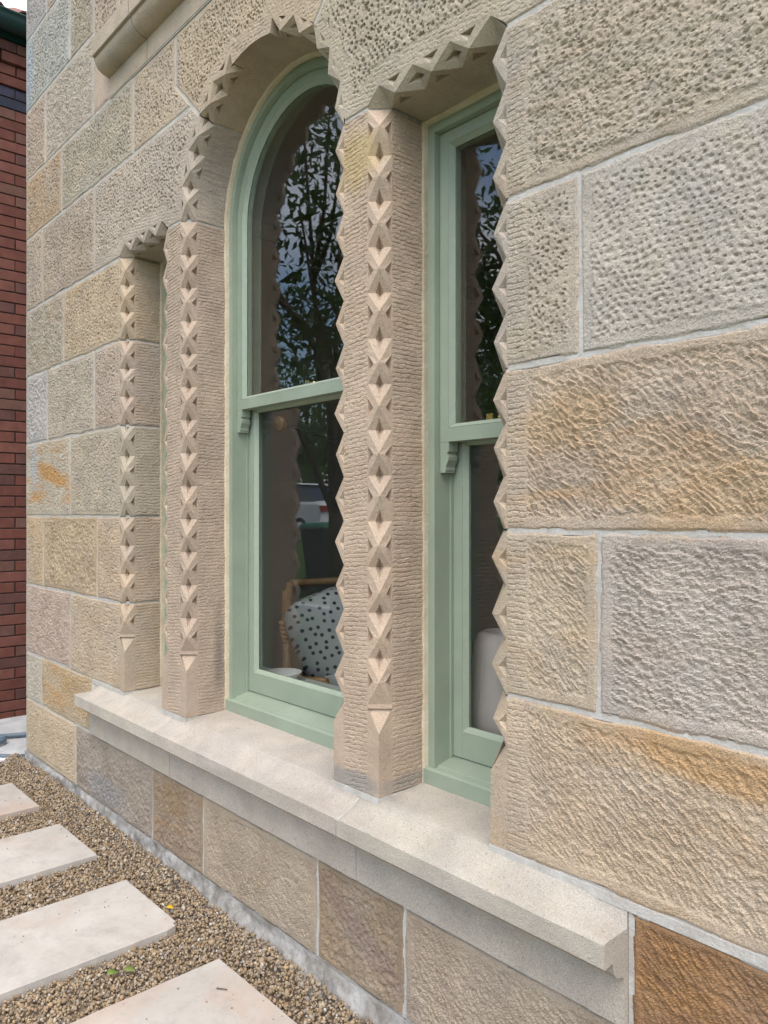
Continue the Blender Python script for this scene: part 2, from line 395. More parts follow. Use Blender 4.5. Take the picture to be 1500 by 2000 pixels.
def face_rect(mb, x0, x1, z0, z1, style, sp, seed, mg=(.018, .018, .018, .018), arris='', gap=.0028, tool_side='', depth=.03):
    """front face of a squared block with worn edges and side skirts; arris = sides ('l','r') that run into carving"""
    gx0 = x0 if 'l' in arris else x0+gap; gx1 = x1 if 'r' in arris else x1-gap
    gz0 = z0 if 'b' in arris else z0+gap; gz1 = z1-gap
    xs = edge_pts(gx0, gx1, sp); zs = edge_pts(gz0, gz1, sp)
    X, Z = np.meshgrid(xs, zs)
    deff = np.minimum.reduce([X-gx0-mg[0], gx1-X-mg[1], Z-gz0-mg[2], gz1-Z-mg[3]])
    h = relief(style, X, Z, deff, seed)
    if tool_side:
        ins = (X-gx0) if tool_side == 'l' else (gx1-X); mw = mg[0] if tool_side == 'l' else mg[1]
        k = (1-sst(mw-.008, mw+.004, ins))*sst(0, .006, ins)*sst(.006, .02, np.minimum(Z-gz0, gz1-Z))
        h = h*(1-k)+(tooling(Z, X, seed)+.0005)*k
    big = 9.
    de = np.minimum.reduce([big+0*X if 'l' in arris else X-gx0, big+0*X if 'r' in arris else gx1-X, big+0*X if 'b' in arris else Z-gz0, gz1-Z])
    wear = .0030+.007*sst(.5, .8, fbm(X*9, Z*9, seed+77, 2))+.010*sst(.62, .8, fbm(X*38, Z*38, seed+78, 2))
    h = h-wear*(1-sst(0, .010, de))**2
    for sd_, ins in (('l', X-gx0), ('r', gx1-X), ('b', Z-gz0)):
        if sd_ in arris: h = h*sst(0, .006, ins)
    jx = (fbm(X*14, Z*14, seed+5, 2)-.5)*.006*(1-sst(0, .02, de)); jz = (fbm(X*14, Z*14, seed+6, 2)-.5)*.008*(1-sst(0, .02, de))
    if arris: jx = jx*0
    h = h+(_hash(np.round(X*4e3), np.round(Z*4e3), seed)-.5)*.0009*(sp < .006)*sst(0, .004, np.minimum.reduce([X-gx0, gx1-X, Z-gz0, gz1-Z]))
    Pf = np.stack([X+jx, -h, Z+jz], -1)
    mb.grid(Pf, sp > .006)
    def skirt(line):
        bk = line.copy(); bk[:, 1] = depth; mb.grid(np.stack([line, bk]), False)
    skirt(Pf[0]); skirt(Pf[-1])
    mort((gx0, gz1), (gx1, gz1), (0, 1), gap)
    if 'b' not in arris: mort((gx0, gz0), (gx1, gz0), (0, -1), gap)
    if 'l' not in arris: mort((gx0, gz0), (gx0, gz1), (-1, 0), gap)
    if 'r' not in arris: mort((gx1, gz0), (gx1, gz1), (1, 0), gap)
    if 'l' not in arris: skirt(Pf[:, 0])
    if 'r' not in arris: skirt(Pf[:, -1])

def face_poly(mb, segs, style, sp, seed, depth=.03):
    """front face of an irregular block. segs: list of (x, z, margin, kind) vertices; kind of the segment that STARTS there: 'e' free edge, 'a' arris"""
    n = len(segs); pts = np.array([(s[0], s[1]) for s in segs])
    out = []; kinds = []
    for i in range(n):
        a = pts[i]; b = pts[(i+1) % n]; L = np.linalg.norm(b-a)
        m = max(1, int(L/sp)) if segs[i][3] == 'e' else 1
        for k in range(m): out.append(a+(b-a)*k/m); kinds.append(segs[i][3])
    out = np.array(out)
    lo = pts.min(0); hi = pts.max(0)
    gx, gz = np.meshgrid(np.arange(lo[0], hi[0], sp), np.arange(lo[1], hi[1], sp))
    gx[1::2] += sp*.5
    q = np.stack([gx.ravel(), gz.ravel()], -1)
    def dists(q):
        de = np.full(len(q), 9.); df = np.full(len(q), 9.); dm = np.full(len(q), 9.); ins = np.zeros(len(q), bool)
        for i in range(n):
            a = pts[i]; b = pts[(i+1) % n]; ab = b-a; t = np.clip(((q-a)@ab)/(ab@ab), 0, 1)
            d = np.linalg.norm(q-(a+t[:, None]*ab), axis=1)
            if segs[i][3] == 'e': de = np.minimum(de, d)
            else: dm = np.minimum(dm, d)
            df = np.minimum(df, d-segs[i][2])
            cr = ((a[1] > q[:, 1]) != (b[1] > q[:, 1])) & (q[:, 0] < (b[0]-a[0])*(q[:, 1]-a[1])/(b[1]-a[1]+1e-12)+a[0])
            ins ^= cr
        return de, dm, df, ins
    de, dm, df, ins = dists(q)
    q = q[ins & (np.minimum(de, dm) > sp*.55)]
    allp = np.concatenate([out, q]); no = len(out)
    r = delaunay_2d_cdt([Vector(p) for p in allp], [], [list(range(no))], 1, 1e-6)
    V = np.array([tuple(v) for v in r[0]]); T = np.array([f for f in r[2] if len(f) == 3], int)
    de, dm, df, ins = dists(V)
    h = relief(style, V[:, 0], V[:, 1], df, seed)
    k = (df < .004)*sst(.003, .01, dm)*sst(.004, .02, de)
    h = h+k*(1-sst(-.004, .004, df))*(tooling(V[:, 1]+V[:, 0]*.15, V[:, 0], seed)*.8)
    h = h*sst(0, .006, dm)-(.004+.004*fbm(V[:, 0]*9, V[:, 1]*9, seed+77, 2))*(1-sst(0, .010, de))**2
    mb.add(np.stack([V[:, 0], -h, V[:, 1]], -1), T, False)
    ar = .5*sum(pts[i][0]*pts[(i+1) % n][1]-pts[(i+1) % n][0]*pts[i][1] for i in range(n)); sg = 1 if ar > 0 else -1
    for i in range(n):
        if segs[i][3] == 'e':
            a = pts[i]; b = pts[(i+1) % n]; t = (b-a)/np.linalg.norm(b-a); mort(a, b, (t[1]*sg, -t[0]*sg), .0028)
    for i in range(no):
        if kinds[i] == 'e':
            a = out[i]; b = out[(i+1) % no]
            mb.add([(a[0], .004, a[1]), (b[0], .004, b[1]), (b[0], depth, b[1]), (a[0], depth, a[1])], [(0, 1, 2, 3)])

def reveal(mb, mp, c0, c1, b0, b1, sp, seed, tool=True, flip=False):
    """face running back from the carving: mp(a, b, c), a = 0"""
    cs = edge_pts(c0, c1, sp*.62 if tool else sp); bs = edge_pts(b0, b1, sp*1.3 if tool else sp)
    Bm, Cm = np.meshgrid(bs, cs)
    ins = np.minimum.reduce([Bm-b0, b1-Bm, Cm-c0, c1-Cm])
    hgt = (tooling(Cm, Bm, seed) if tool else 0*Bm)+(fbm(Bm*12, Cm*12, seed, 3)-.5)*.004
    a = -hgt*sst(0, .008, ins)
    a = a+.004*(1-sst(0, .006, np.minimum(Cm-c0, c1-Cm)))**2
    mb.grid(mp(a, Bm, Cm), not (tool and sp < .0055))

def carve(mb, mp, c0, c1, w_=W_, h0=True, h1=True):
    """one notch-to-notch unit of the zigzag carving on an arris"""
    k = random.uniform(.95, 1.05); w = w_; cm = (c0+c1)/2+random.uniform(-.055, .055)*(c1-c0); p = c1-c0
    P = (random.uniform(.001, .006), random.uniform(.001, .006), cm); A0 = (w, 0, c0); A1 = (w, 0, c1); B0 = (0, w, c0); B1 = (0, w, c1)
    q = .20*p*k
    ta = w*random.uniform(.45, .58); dp = random.uniform(.013, .018)
    v = []; f = []
    def add(pts):
        b = len(v); v.extend(pts); return list(range(b, b+len(pts)))
    for sw in (0, 1):
        s = (lambda t: t) if not sw else (lambda t: (t[1], t[0], t[2]))
        i = add([s(t) for t in (A0, (w, 0, cm-q), (ta, 0, cm-.10*q))]+[P]+[s(t) for t in ((w, 0, cm+q), A1, (w*.97, dp, cm-.15*q))])
        f += [(i[0], i[1], i[2], i[3]), (i[3], i[2], i[4], i[5]), (i[1], i[6], i[2]), (i[2], i[6], i[4]), (i[4], i[6], i[1])]
    for cc, A, B, hole in ((c0, A0, B0, h0), (c1, A1, B1, h1)):
        if not hole:
            i = add([A, B, P]); f.append(tuple(i)); continue
        Mx = Vector((w/2, w/2, cc)); hl = Mx.lerp(Vector(A), .35); hr = Mx.lerp(Vector(B), .35); ht = Mx.lerp(Vector(P), .48)
        K = (w/2+.014, w/2+.014, cc)
        i = add([A, tuple(hl), tuple(ht), P, tuple(hr), B, K])
        f += [(i[0], i[1], i[2], i[3]), (i[3], i[2], i[4], i[5]), (i[1], i[6], i[2]), (i[2], i[6], i[4])]
    v = np.array(v); mb.add(mp(v[:, 0], v[:, 1], v[:, 2]), f)

def jamb_map(xa, sgn):            # sgn=-1: stone lies to the left of the arris
    return lambda a, b, c: np.stack([xa+sgn*a+0*b+0*c, b+0*a+0*c, c+0*a+0*b], -1)
def head_map(za):
    return lambda a, b, c: np.stack([c+0*a+0*b, b+0*a+0*c, za+a+0*b+0*c], -1)
def arch_map(a, b, c):            # c in radians
    r = AR+a
    return np.stack([AX+r*np.cos(c)+0*b, b+0*r+0*c, ZS+r*np.sin(c)+0*b], -1)

def stop(mb, xa, sgn, ztop, zbot, sp, seed):
    """broach stop: carving dies back into a square arris"""
    zt = ztop-.060; m = jamb_map(xa, sgn)
    pts = np.array([(W_, 0, ztop), (0, W_, ztop), (0, 0, zt), (W_, 0, zbot), (0, 0, zbot), (0, W_, zbot),
                    (W_+.006, .006, ztop-.004), (.006, W_+.006, ztop-.004)])
    mb.add(m(pts[:, 0], pts[:, 1], pts[:, 2]), [(0, 3, 4, 2), (1, 2, 4, 5), (6, 2, 7)])
    # little fillet above the stop
    fl = np.array([(W_, 0, ztop+.012), (0, W_, ztop+.012), (W_, 0, ztop), (0, W_, ztop), (W_+.006, .006, ztop-.004), (.006, W_+.006, ztop-.004)])
    mb.add(m(fl[:, 0], fl[:, 1], fl[:, 2]), [(0, 1, 3, 2), (2, 3, 5, 4)])

def jamb(mb, xa, sgn, z0, z1, nmod, sp, seed, stopz=None):
    m = jamb_map(xa, sgn); lo = z0
    if stopz: stop(mb, xa, sgn, stopz, z0, sp, seed); lo = stopz+.012
    e = np.linspace(lo, z1, nmod+1)
    for k, (a, b) in enumerate(zip(e[:-1], e[1:])): carve(mb, m, a, b, h0=not (stopz and k == 0), h1=not (z1 > ZS-.01 and k == nmod-1))
    reveal(mb, m, z0, z1, W_, RD, sp, seed)

GREY = (.425, .368, .300); BEIGE = (.455, .370, .280); BUFF = (.452, .352, .246); PINK = (.458, .372, .302); BLUE = (.415, .398, .38); PALE = (.465, .408, .340)
seed_n = [10]
def jit(c, v=.05):
    k = 1+random.uniform(-v, v); return tuple(x*k*(1+random.uniform(-.025, .025)) for x in c)
def stone(mb, col, grey=.35, stain=.0, name='stone', label=None):
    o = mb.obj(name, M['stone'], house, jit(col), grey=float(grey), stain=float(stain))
    if label: o['label'] = label
    return o
def block(x0, x1, z0, z1, style='pick', sp=.005, col=GREY, grey=.35, stain=0., mg=.016, label=None, **k):
    seed_n[0] += 13; mb = MB()
    mgs = mg if isinstance(mg, tuple) else (mg,)*4
    face_rect(mb, x0, x1, z0, z1, style, sp, seed_n[0], mgs, **k)
    return stone(mb, col, grey, stain, label=label)

# courses, left of the lights
zc = dict(C1=4.26, C=3.892, B=3.508, A=3.135, D=2.815, E=2.425, F=2.07, G=1.708, H=1.322, I=.956, J=.589, K=.337, L=.045)
for x0, x1, z0, z1, st, col, gr, sn in (
    (XC, -4.100, zc['C'], zc['C1'], 'pick', BLUE, .6, 0), (-4.100, -3.483, zc['C'], zc['C1'], 'pick', GREY, .4, 0),
    (XC, -3.770, zc['B'], zc['C'], 'pickfine', BLUE, .5, .15), (-3.770, -3.483, zc['B'], zc['C'], 'pick', GREY, .3, 0),
    (XC, -4.117, zc['A'], zc['B'], 'pickfine', PINK, .2, 0), (-4.117, -3.483, zc['A'], zc['B'], 'pickcoarse', PALE, .2, 0),
    (XC, -3.887, zc['D'], zc['A'], 'pick', BUFF, .5, .25), (-3.887, -3.058, zc['D'], zc['A'], 'pick', GREY, .5, .1),
    (XC, -4.163, zc['E'], zc['D'], 'pickfine', GREY, .4, .1), (-4.163, -3.471, zc['E'], zc['D'], 'pick', GREY, .25, .1),
    (XC, -3.859, zc['F'], zc['E'], 'pickcoarse', GREY, .4, .2),
    (XC, -4.093, zc['G'], zc['F'], 'rough', BLUE, .9, 0), (-4.093, -3.471, zc['G'], zc['F'], 'pickfine', PALE, .25, 0),
    (XC, -3.770, zc['H'], zc['G'], 'pickfine', PALE, .4, .95),
    (XC, -4.148, zc['I'], zc['H'], 'pickfine', BUFF, .5, .1), (-4.148, -3.442, zc['I'], zc['H'], 'rough', BUFF, .2, .1),
    (XC, -3.770, zc['J'], zc['I'], 'pickcoarse', PINK, .15, 0),
    (XC, -4.179, zc['K'], zc['J'], 'pickcoarse', PALE, .2, 0), (-4.179, -3.497, zc['K'], zc['J'], 'pickfine', BUFF, .25, .55)):
    block(x0, x1, z0, z1, st, .0042, col, gr, sn)
# jamb stones of the small light
for x0, z0, z1, nm, col, sn in ((-3.859, zc['F'], ZS, 3, BEIGE, .15), (-3.471, zc['G'], zc['F'], 3, GREY, .2), (-3.770, zc['H'], zc['G'], 3, GREY, 0), (-3.442, zc['I'], zc['H'], 3, BEIGE, .1), (-3.770, ZB, zc['I'], 1, BEIGE, .1)):
    seed_n[0] += 13; mb = MB()
    face_rect(mb, x0, X1-W_, z0, z1, 'pickfine', .0042, seed_n[0], (.014, .032, .014, .014), arris='r', tool_side='r')
    jamb(mb, X1, -1, z0+.003, z1-.003, nm, .005, seed_n[0], ZSTOP if z0 == ZB else None)
    stone(mb, col, .3, sn)
# pillars
for xa, xb, sp in ((X2, X3, .004), (X4, X5, .0032)):
    seed_n[0] += 13; mb = MB()
    face_rect(mb, xa+W_, xb-W_, ZB, ZS, 'smooth', sp, seed_n[0], (0, 0, 0, 0), arris='lrb', gap=.003)
    xs = edge_pts(xa+W_, xb-W_, .0045); zs = edge_pts(ZB, ZS-.003, .0024); X, Z = np.meshgrid(xs, zs)
    k = sst(0, .004, np.minimum(X-xs[0], xs[-1]-X))
    mb.v.clear(); mb.f.clear(); mb.n = 0
    mb.grid(np.stack([X, -(tooling(Z-X*.10, X, seed_n[0], .0125, .0022)+(fbm(X*150, Z*150, 3, 2)-.5)*.0012)*k, Z], -1), False)
    jamb(mb, xa, 1, ZB, ZS-.003, 13, .008, seed_n[0]+1, ZSTOP); jamb(mb, xb, -1, ZB, ZS-.003, 13, sp, seed_n[0]+2, ZSTOP)
    stone(mb, (.468, .372, .295), .15, .10 if xb == X5 else 0, name='pillar_stone')
# right of the lights
zr = (2.42, 2.033, 1.658, 1.298, .930, .572)
for i, (x1, st, col, gr, sn, nm) in enumerate(((-.30, 'pickcoarse', GREY, .45, .1, 3), (-.911, 'pickmid', GREY, .3, 0, 3), (-.22, 'diag', (.435, .36, .28), .45, .4, 3), (-.867, 'diagsoft', (.425, .36, .275), .35, .25, 3), (-.17, 'diagsoft', (.44, .368, .278), .3, .35, 1))):
    seed_n[0] += 13; mb = MB(); z1, z0 = zr[i], zr[i+1]
    if i == 4: z0 = ZB
    face_rect(mb, X6+W_, x1, z0, z1, st, .0025, seed_n[0], (.055, .020, .022, .020), arris='l', tool_side='l')
    jamb(mb, X6, 1, z0+.002, z1-.002, nm, .006, seed_n[0], ZSTOP if i == 4 else None)
    stone(mb, col, gr, sn)
block(-.911, -.12, 1.658, 2.033, 'pickrow', .0027, (.42, .39, .35), .5, 0, .022)
block(-.867, -.08, .930, 1.298, 'ridge', .0027, (.42, .38, .33), .45, .05, .022)
block(-.796, -.10, .337, .567, 'diagsoft', .0030, (.25, .155, .082), .12, .5, .012, label='dark brown stone beside the sill end')
# courses that run on to the right, out of the picture
for z0, z1, xs in ((2.033, 2.42, (-.30, .5, 1.4)), (1.658, 2.033, (-.12, .7, 1.4)), (1.298, 1.658, (-.22, .4, 1.4)), (.93, 1.298, (-.08, .8, 1.4)), (.572, .93, (-.17, .5, 1.4)), (.337, .56, (-.10, .6, 1.4)), (.045, .337, (-.80, .0, .8, 1.4))):
    for a, b in zip(xs[:-1], xs[1:]): block(a, b, z0, z1, 'diag', .010, BEIGE, .4, .2)
# base course
for a, b, st, col, gr, sn, sp in ((XC, -3.697, 'pickfine', BEIGE, .15, 0, .005), (-3.697, -2.882, 'rough', (.32, .275, .225), .5, 0, .005), (-2.882, -2.476, 'rough', (.27, .21, .15), .3, .22, .005), (-2.476, -1.802, 'diagsoft', (.385, .325, .25), .2, 0, .004), (-1.802, -1.434, 'rough', (.29, .225, .165), .35, .15, .004), (-1.434, -.80, 'diagsoft', (.40, .33, .26), .2, 0, .0035)):
    block(a, b, zc['L'], zc['K'], st, sp, col, gr, sn, .014 if st == 'rough' else .022)

# lintel / springer on the left, arch centre stone, springer / lintel on the right
def arcpt(r, deg): return (AX+r*math.cos(R_(deg)), ZS+r*math.sin(R_(deg)))
g = .0028; RW = AR+W_
def lint(xa, xb): return [xa+(xb-xa)*k/3 for k in range(4)]
def corner_facets(mb, x, sgn):     # where carved head meets carved jamb
    mb.add([(x+sgn*W_, 0, ZS), (x, 0, ZS+W_), (x, W_, ZS)], [(0, 1, 2)])
# left block
mb = MB(); sd0 = 401
seg = [(-3.471+g, ZS+g, .05, 'e'), (X1-W_, ZS+g, .05, 'a')]
seg += [(x, ZS+W_, .055, 'a') for x in lint(X1, X2)]
seg += [(X2+W_, ZS+g, .06, 'e'), (X3-W_, ZS+g, .05, 'a')]
seg += [(*arcpt(RW, d), .045, 'a') for d in (180, 165, 150)]
p0 = arcpt(RW, 135.3); k = (zc['D']-g-p0[1]); seg += [(*p0, .02, 'e'), (p0[0]-k, zc['D']-g, .016, 'e'), (-3.471+g, zc['D']-g, .016, 'e')]
face_poly(mb, seg, 'pick', .0044, sd0)
xs = lint(X1, X2); hm = head_map(ZS)
for k, (a, b) in enumerate(zip(xs[:-1], xs[1:])): carve(mb, hm, a, b, h0=k > 0, h1=k < 2)
corner_facets(mb, X1, -1); corner_facets(mb, X2, 1)
reveal(mb, hm, X1, X2, W_, RD, .008, sd0, False)
for d in (180, 165, 150): carve(mb, arch_map, R_(d), R_(d-15 if d > 150 else d-14.75))
reveal(mb, arch_map, R_(135.25), R_(180), W_, RD, .012, sd0, True)
stone(mb, GREY, .3, .08)
# arch centre stone
mb = MB(); sd0 = 431
dz = .5215
seg = [(AX-dz, ZS+dz, .016, 'e'), (*arcpt(RW, 134.7), .04, 'a'), (*arcpt(RW, 120), .04, 'a'), (*arcpt(RW, 105), .04, 'a'), (*arcpt(AR, 105), .06, 'a'), (*arcpt(AR, 97.5), .06, 'a'), (*arcpt(AR, 90), .06, 'a'), (*arcpt(AR, 82.5), .06, 'a'), (*arcpt(AR, 75), .06, 'a'),
       (*arcpt(RW, 75), .05, 'a'), (*arcpt(RW, 60), .05, 'a'), (*arcpt(RW, 45.3), .02, 'e'), (AX+dz, ZS+dz, .016, 'e'), (AX+dz, zc['A']-g, .016, 'e'), (AX-dz, zc['A']-g, .016, 'e')]
seg = [(x-.0, z, m, kd) for x, z, m, kd in seg]
face_poly(mb, seg, 'pick', .0044, sd0)
for a, b in ((134.75, 120), (120, 105), (75, 60), (60, 45.25)): carve(mb, arch_map, R_(a), R_(b))
for d in (105, 75):
    q = [(W_, 0, R_(d)), (0, 0, R_(d)), (0, W_, R_(d))]; q = np.array(q); mb.add(arch_map(q[:, 0], q[:, 1], q[:, 2]), [(0, 1, 2)])
reveal(mb, arch_map, R_(45.25), R_(134.75), W_, RD, .012, sd0, False)
reveal(mb, arch_map, R_(75), R_(105), 0, W_, .008, sd0, False)
stone(mb, BEIGE, .2, .08)
# right block
mb = MB(); sd0 = 461
p0 = arcpt(RW, 44.7); k = (zc['D']-g-p0[1])
seg = [(*p0, .03, 'a'), (*arcpt(RW, 30), .04, 'a'), (*arcpt(RW, 15), .04, 'a'), (X4+W_, ZS+g, .05, 'e'), (X5-W_, ZS+g, .05, 'a')]
seg += [(x, ZS+W_, .05, 'a') for x in lint(X5, X6)]
seg += [(X6+W_, ZS+g, .07, 'e'), (-.852-g, ZS+g, .02, 'e'), (-.852-g, zc['D']-g, .016, 'e'), (p0[0]+k, zc['D']-g, .016, 'e')]
face_poly(mb, seg, 'pick', .0036, sd0)
xs = lint(X5, X6)
for k, (a, b) in enumerate(zip(xs[:-1], xs[1:])): carve(mb, hm, a, b, h0=k > 0, h1=k < 2)
corner_facets(mb, X5, -1); corner_facets(mb, X6, 1)
reveal(mb, hm, X5, X6, W_, RD, .006, sd0, False)
for d in (0, 15, 30): carve(mb, arch_map, R_(d), R_(d+15 if d < 30 else d+14.75))
reveal(mb, arch_map, 0, R_(44.75), W_, RD, .012, sd0, True)
stone(mb, GREY, .35, .05)
# shaped stone left of the arch centre stone and its neighbours above
mb = MB(); zD = zc['D']
face_poly(mb, [(-3.058+g, zD+g, .014, 'e'), (AX-(zD-ZS)-2*g, zD+g, .014, 'e'), (AX-dz-2*g, ZS+dz, .014, 'e'), (AX-dz-2*g, zc['A']-g, .014, 'e'), (-3.058+g, zc['A']-g, .014, 'e')], 'pickfine', .005, 491)
stone(mb, BEIGE, .45, .12)
block(AX+dz, -.852, zD, zc['A'], 'pick', .010, GREY); block(-.852, .2, zD, zc['A'], 'pick', .012, GREY); block(-.852, .2, ZS, zD, 'pick', .010, GREY)
block(.2, 1.4, ZS, zc['A'], 'pick', .015, GREY)
# plain jamb strip under the upper window, jamb stones beside it
block(-3.483, -3.296, zc['A'], 3.372, 'smooth', .01, PINK, .1, 0, 0)
UX0 = -3.20; UX1 = -1.12
for z0, z1 in ((3.372, 3.75), (3.75, 4.12), (4.12, 4.50), (4.5, 4.9), (4.9, 5.3), (5.3, 5.7), (5.7, 6.1)):
    seed_n[0] += 13; mb = MB()
    face_rect(mb, -3.483, UX0, z0, z1, 'pickfine', .006 if z0 < 3.8 else .015, seed_n[0], (.014, .02, .014, .014), gap=.004)
    reveal(mb, jamb_map(UX0, -1), z0, z1, .002, RD, .015, 5, False)
    stone(mb, PINK, .2, 0)
    block(UX1, -.40, z0, z1, 'pick', .015, GREY); block(-.40, 1.4, z0, z1, 'pick', .018, GREY)
block(-.85, 1.4, zc['A'], 3.372, 'pick', .018, GREY)
for k, z0 in enumerate(np.arange(zc['C1'], 6.1, .38)):
    xm = -4.05 if k % 2 else -3.75
    block(XC, xm, z0, z0+.38, 'pick', .015, GREY); block(xm, -3.483, z0, z0+.38, 'pick', .015, GREY)
block(-3.483, -2.2, 6.1, 6.5, 'pick', .02, GREY); block(-2.2, -.9, 6.1, 6.5, 'pick', .02, GREY); block(-.9, 1.4, 6.1, 6.5, 'pick', .02, GREY)

# ------------------------------------------------------------------ sills
def sill_piece(x0, x1, prof_top, prof_low, endl, endr, zend, ywall, col, zbot, yap, mbx=None):
    """moulded sill stone: top surface grid + front, moulding and apron"""
    mb = MB(); gp = .003
    xa = x0+(0 if endl else gp); xb = x1-(0 if endr else gp)
    xs = np.unique(np.concatenate([edge_pts(xa, xb, .012)]))
    ys = np.array([p[0] for p in prof_top]); zs = np.array([p[1] for p in prof_top])
    X, Y = np.meshgrid(xs, ys); Z = np.repeat(zs[:, None], len(xs), 1)
    for on, xe, sg in ((endl, x0, 1), (endr, x1, -1)):
        if on:
            t = 1-sst(0, .10, (X-xe)*sg)
            low = np.minimum(Z, zend)
            Z = np.where(Y <= ywall, Z*(1-t)+low*t, Z)
    Z = Z+(fbm(X*25, Y*25, 3, 2)-.5)*.0016
    e = np.minimum(9+0*X if endl else X-xa, 9+0*X if endr else xb-X)
    Z = Z-.003*(1-sst(0, .008, e))
    P = np.stack([X, Y, Z], -1); mb.grid(P)
    # lower profile from the front edge down
    low = [(ys[-1], None)]+prof_low
    rows = [P[-1]]
    for y, z in prof_low:
        r = P[-1].copy(); r[:, 1] = y+(fbm(xs*20, xs*0+z*30, 4, 2)-.5)*.0012; r[:, 2] = z; rows.append(r)
    cuts = [0, 1, 3]+[len(rows)-3, len(rows)-1]
    for a, b in zip(cuts[:-1], cuts[1:]): mb.grid(np.stack(rows[a:b+1]))
    # ends
    for xe, row in ((xa, 0), (xb, -1)):
        pts = [tuple(P[k, row]) for k in range(len(ys))]+[(xe, y, z) for y, z in prof_low]+[(xe, .02, prof_low[-1][1]), (xe, ys[0], prof_low[-1][1])]
        mb.add(pts, [tuple(range(len(pts)))])
    return stone(mb, col, .5, 0, name='sill_stone')
top = [(.26, .600), (.17, .588), (.08, .581), (.03, .577), (.012, .575), (.0, .572), (-.001, .570), (-.012, .560), (-.024, .551), (-.04, .542), (-.06, .534), (-.077, .5285), (-.080, .5255)]
low = [(-.080, .481), (-.078, .479), (-.052, .482), (-.050, .474), (-.049, .466), (-.045, .457), (-.037, .449), (-.026, .444), (-.014, .441), (-.0115, .436), (-.010, .41), (-.010, .341)]
sx = (-3.497, -2.711, -1.610, -.803)
for i in range(3):
    sill_piece(sx[i], sx[i+1], top, low, i == 0, i == 2, .530, -.0005, (.455, .415, .367), .341, -.008)
ut = [(.2, 3.385), (.0, 3.378), (-.08, 3.362)]
ul = [(-.080, 3.288), (-.076, 3.284), (-.070, 3.284)]+[(-.004-.066*math.cos(t), 3.284-.062*math.sin(t)) for t in np.linspace(0, math.pi/2, 9)]+[(-.003, 3.205), (-.003, 3.1365)]
ux = (-3.296, -2.92, -1.9, -1.02)
for i in range(3): sill_piece(ux[i], ux[i+1], ut, ul, False, False, 3.3, 0, (.46, .375, .285), 3.14, -.004)

# ------------------------------------------------------------------ mortar behind the stones, with openings
def opening(d=0., which=1, n=24):
    """outline of a light, offset outwards by d, as a list from bottom left over the head to bottom right"""
    if which == 1:
        a = [(X3-d, ZB-d)]+[(AX+(AR+d)*math.cos(t), ZS+(AR+d)*math.sin(t)) for t in np.linspace(math.pi, 0, n+1)]+[(X4+d, ZB-d)]
    else:
        xa, xb = (X1, X2) if which == 0 else (X5, X6)
        a = [(xa-d, ZB-d), (xa-d, ZS+d), (xb+d, ZS+d), (xb+d, ZB-d)]
    return a
def sheet_with_holes(y, rect, holes):
    bm = bmesh.new(); ed = []
    for loop in [[(rect[0], rect[2]), (rect[1], rect[2]), (rect[1], rect[3]), (rect[0], rect[3])]]+holes:
        vs_ = [bm.verts.new((p[0], y, p[1])) for p in loop]
        ed += [bm.edges.new((vs_[i], vs_[(i+1) % len(vs_)])) for i in range(len(vs_))]
    bmesh.ops.triangle_fill(bm, use_beauty=True, edges=ed, use_dissolve=False)
    V = [tuple(v.co) for v in bm.verts]; bm.verts.index_update(); Fc = [tuple(v.index for v in f.verts) for f in bm.faces]; bm.free()
    return V, Fc
uph = [(UX0-.004, 3.38), (UX0-.004, 6.1), (UX1+.004, 6.1), (UX1+.004, 3.38)]
mb = MORT
V, Fc = sheet_with_holes(.020, (XC+.004, 1.4, .0, 6.5), [opening(W_+.003, k) for k in range(3)]+[uph])
mb.add(V, Fc)
for z in (zc['F'], zc['G'], zc['H'], zc['I'], ZS):      # beds between carved jamb stones
    mb.prism([(X1-W_-.02, .006), (X1-W_-.003, .006), (X1-.005, W_+.004), (X1-.005, RD), (X1-W_-.02, RD)], z-.006, z+.006, 'z')
for z in zr[:-1]:
    mb.prism([(X6+W_+.02, .006), (X6+W_+.003, .006), (X6+.005, W_+.004), (X6+.005, RD), (X6+W_+.02, RD)], z-.006, z+.006, 'z')
for xa, xb in ((X2, X3), (X4, X5)):
    mb.prism([(xa+W_, .003), (xb-W_, .003), (xb-.003, W_), (xb-.003, RD), (xa+.003, RD), (xa+.003, W_)], ZS-.008, ZS+.008, 'z')
    mb.box(xa-.0025, xb+.0025, -.0035, RD, ZB-.016, ZB-.001)
mb.box(-3.49, X1+.0025, -.002, RD, ZB-.016, ZB+.001); mb.box(X6-.004, -.1, -.001, RD, ZB-.018, ZB+.002)
for s in (135, 45):
    for r0, y0, y1 in ((AR+.004, W_+.004, RD), (RW+.004, .006, RD)):
        a = arcpt(r0, s-.9); b = arcpt(r0, s+.9); c = arcpt(r0+.05, s+.7); d = arcpt(r0+.05, s-.7)
        mb.prism([a, b, c, d], y0, y1)
for xj in sx[1:-1]:
    pl = [(y+.0022, z-.0022) for y, z in top]+[(y+.0022, z) for y, z in low]+[(.02, .341), (.26, .341)]
    mb.prism(pl, xj-.0045, xj+.0045, 'x')
mb.box(-3.29, -1.03, -.0012, .02, 3.1315, 3.138)
mb.obj('mortar', M['mortar'], house)
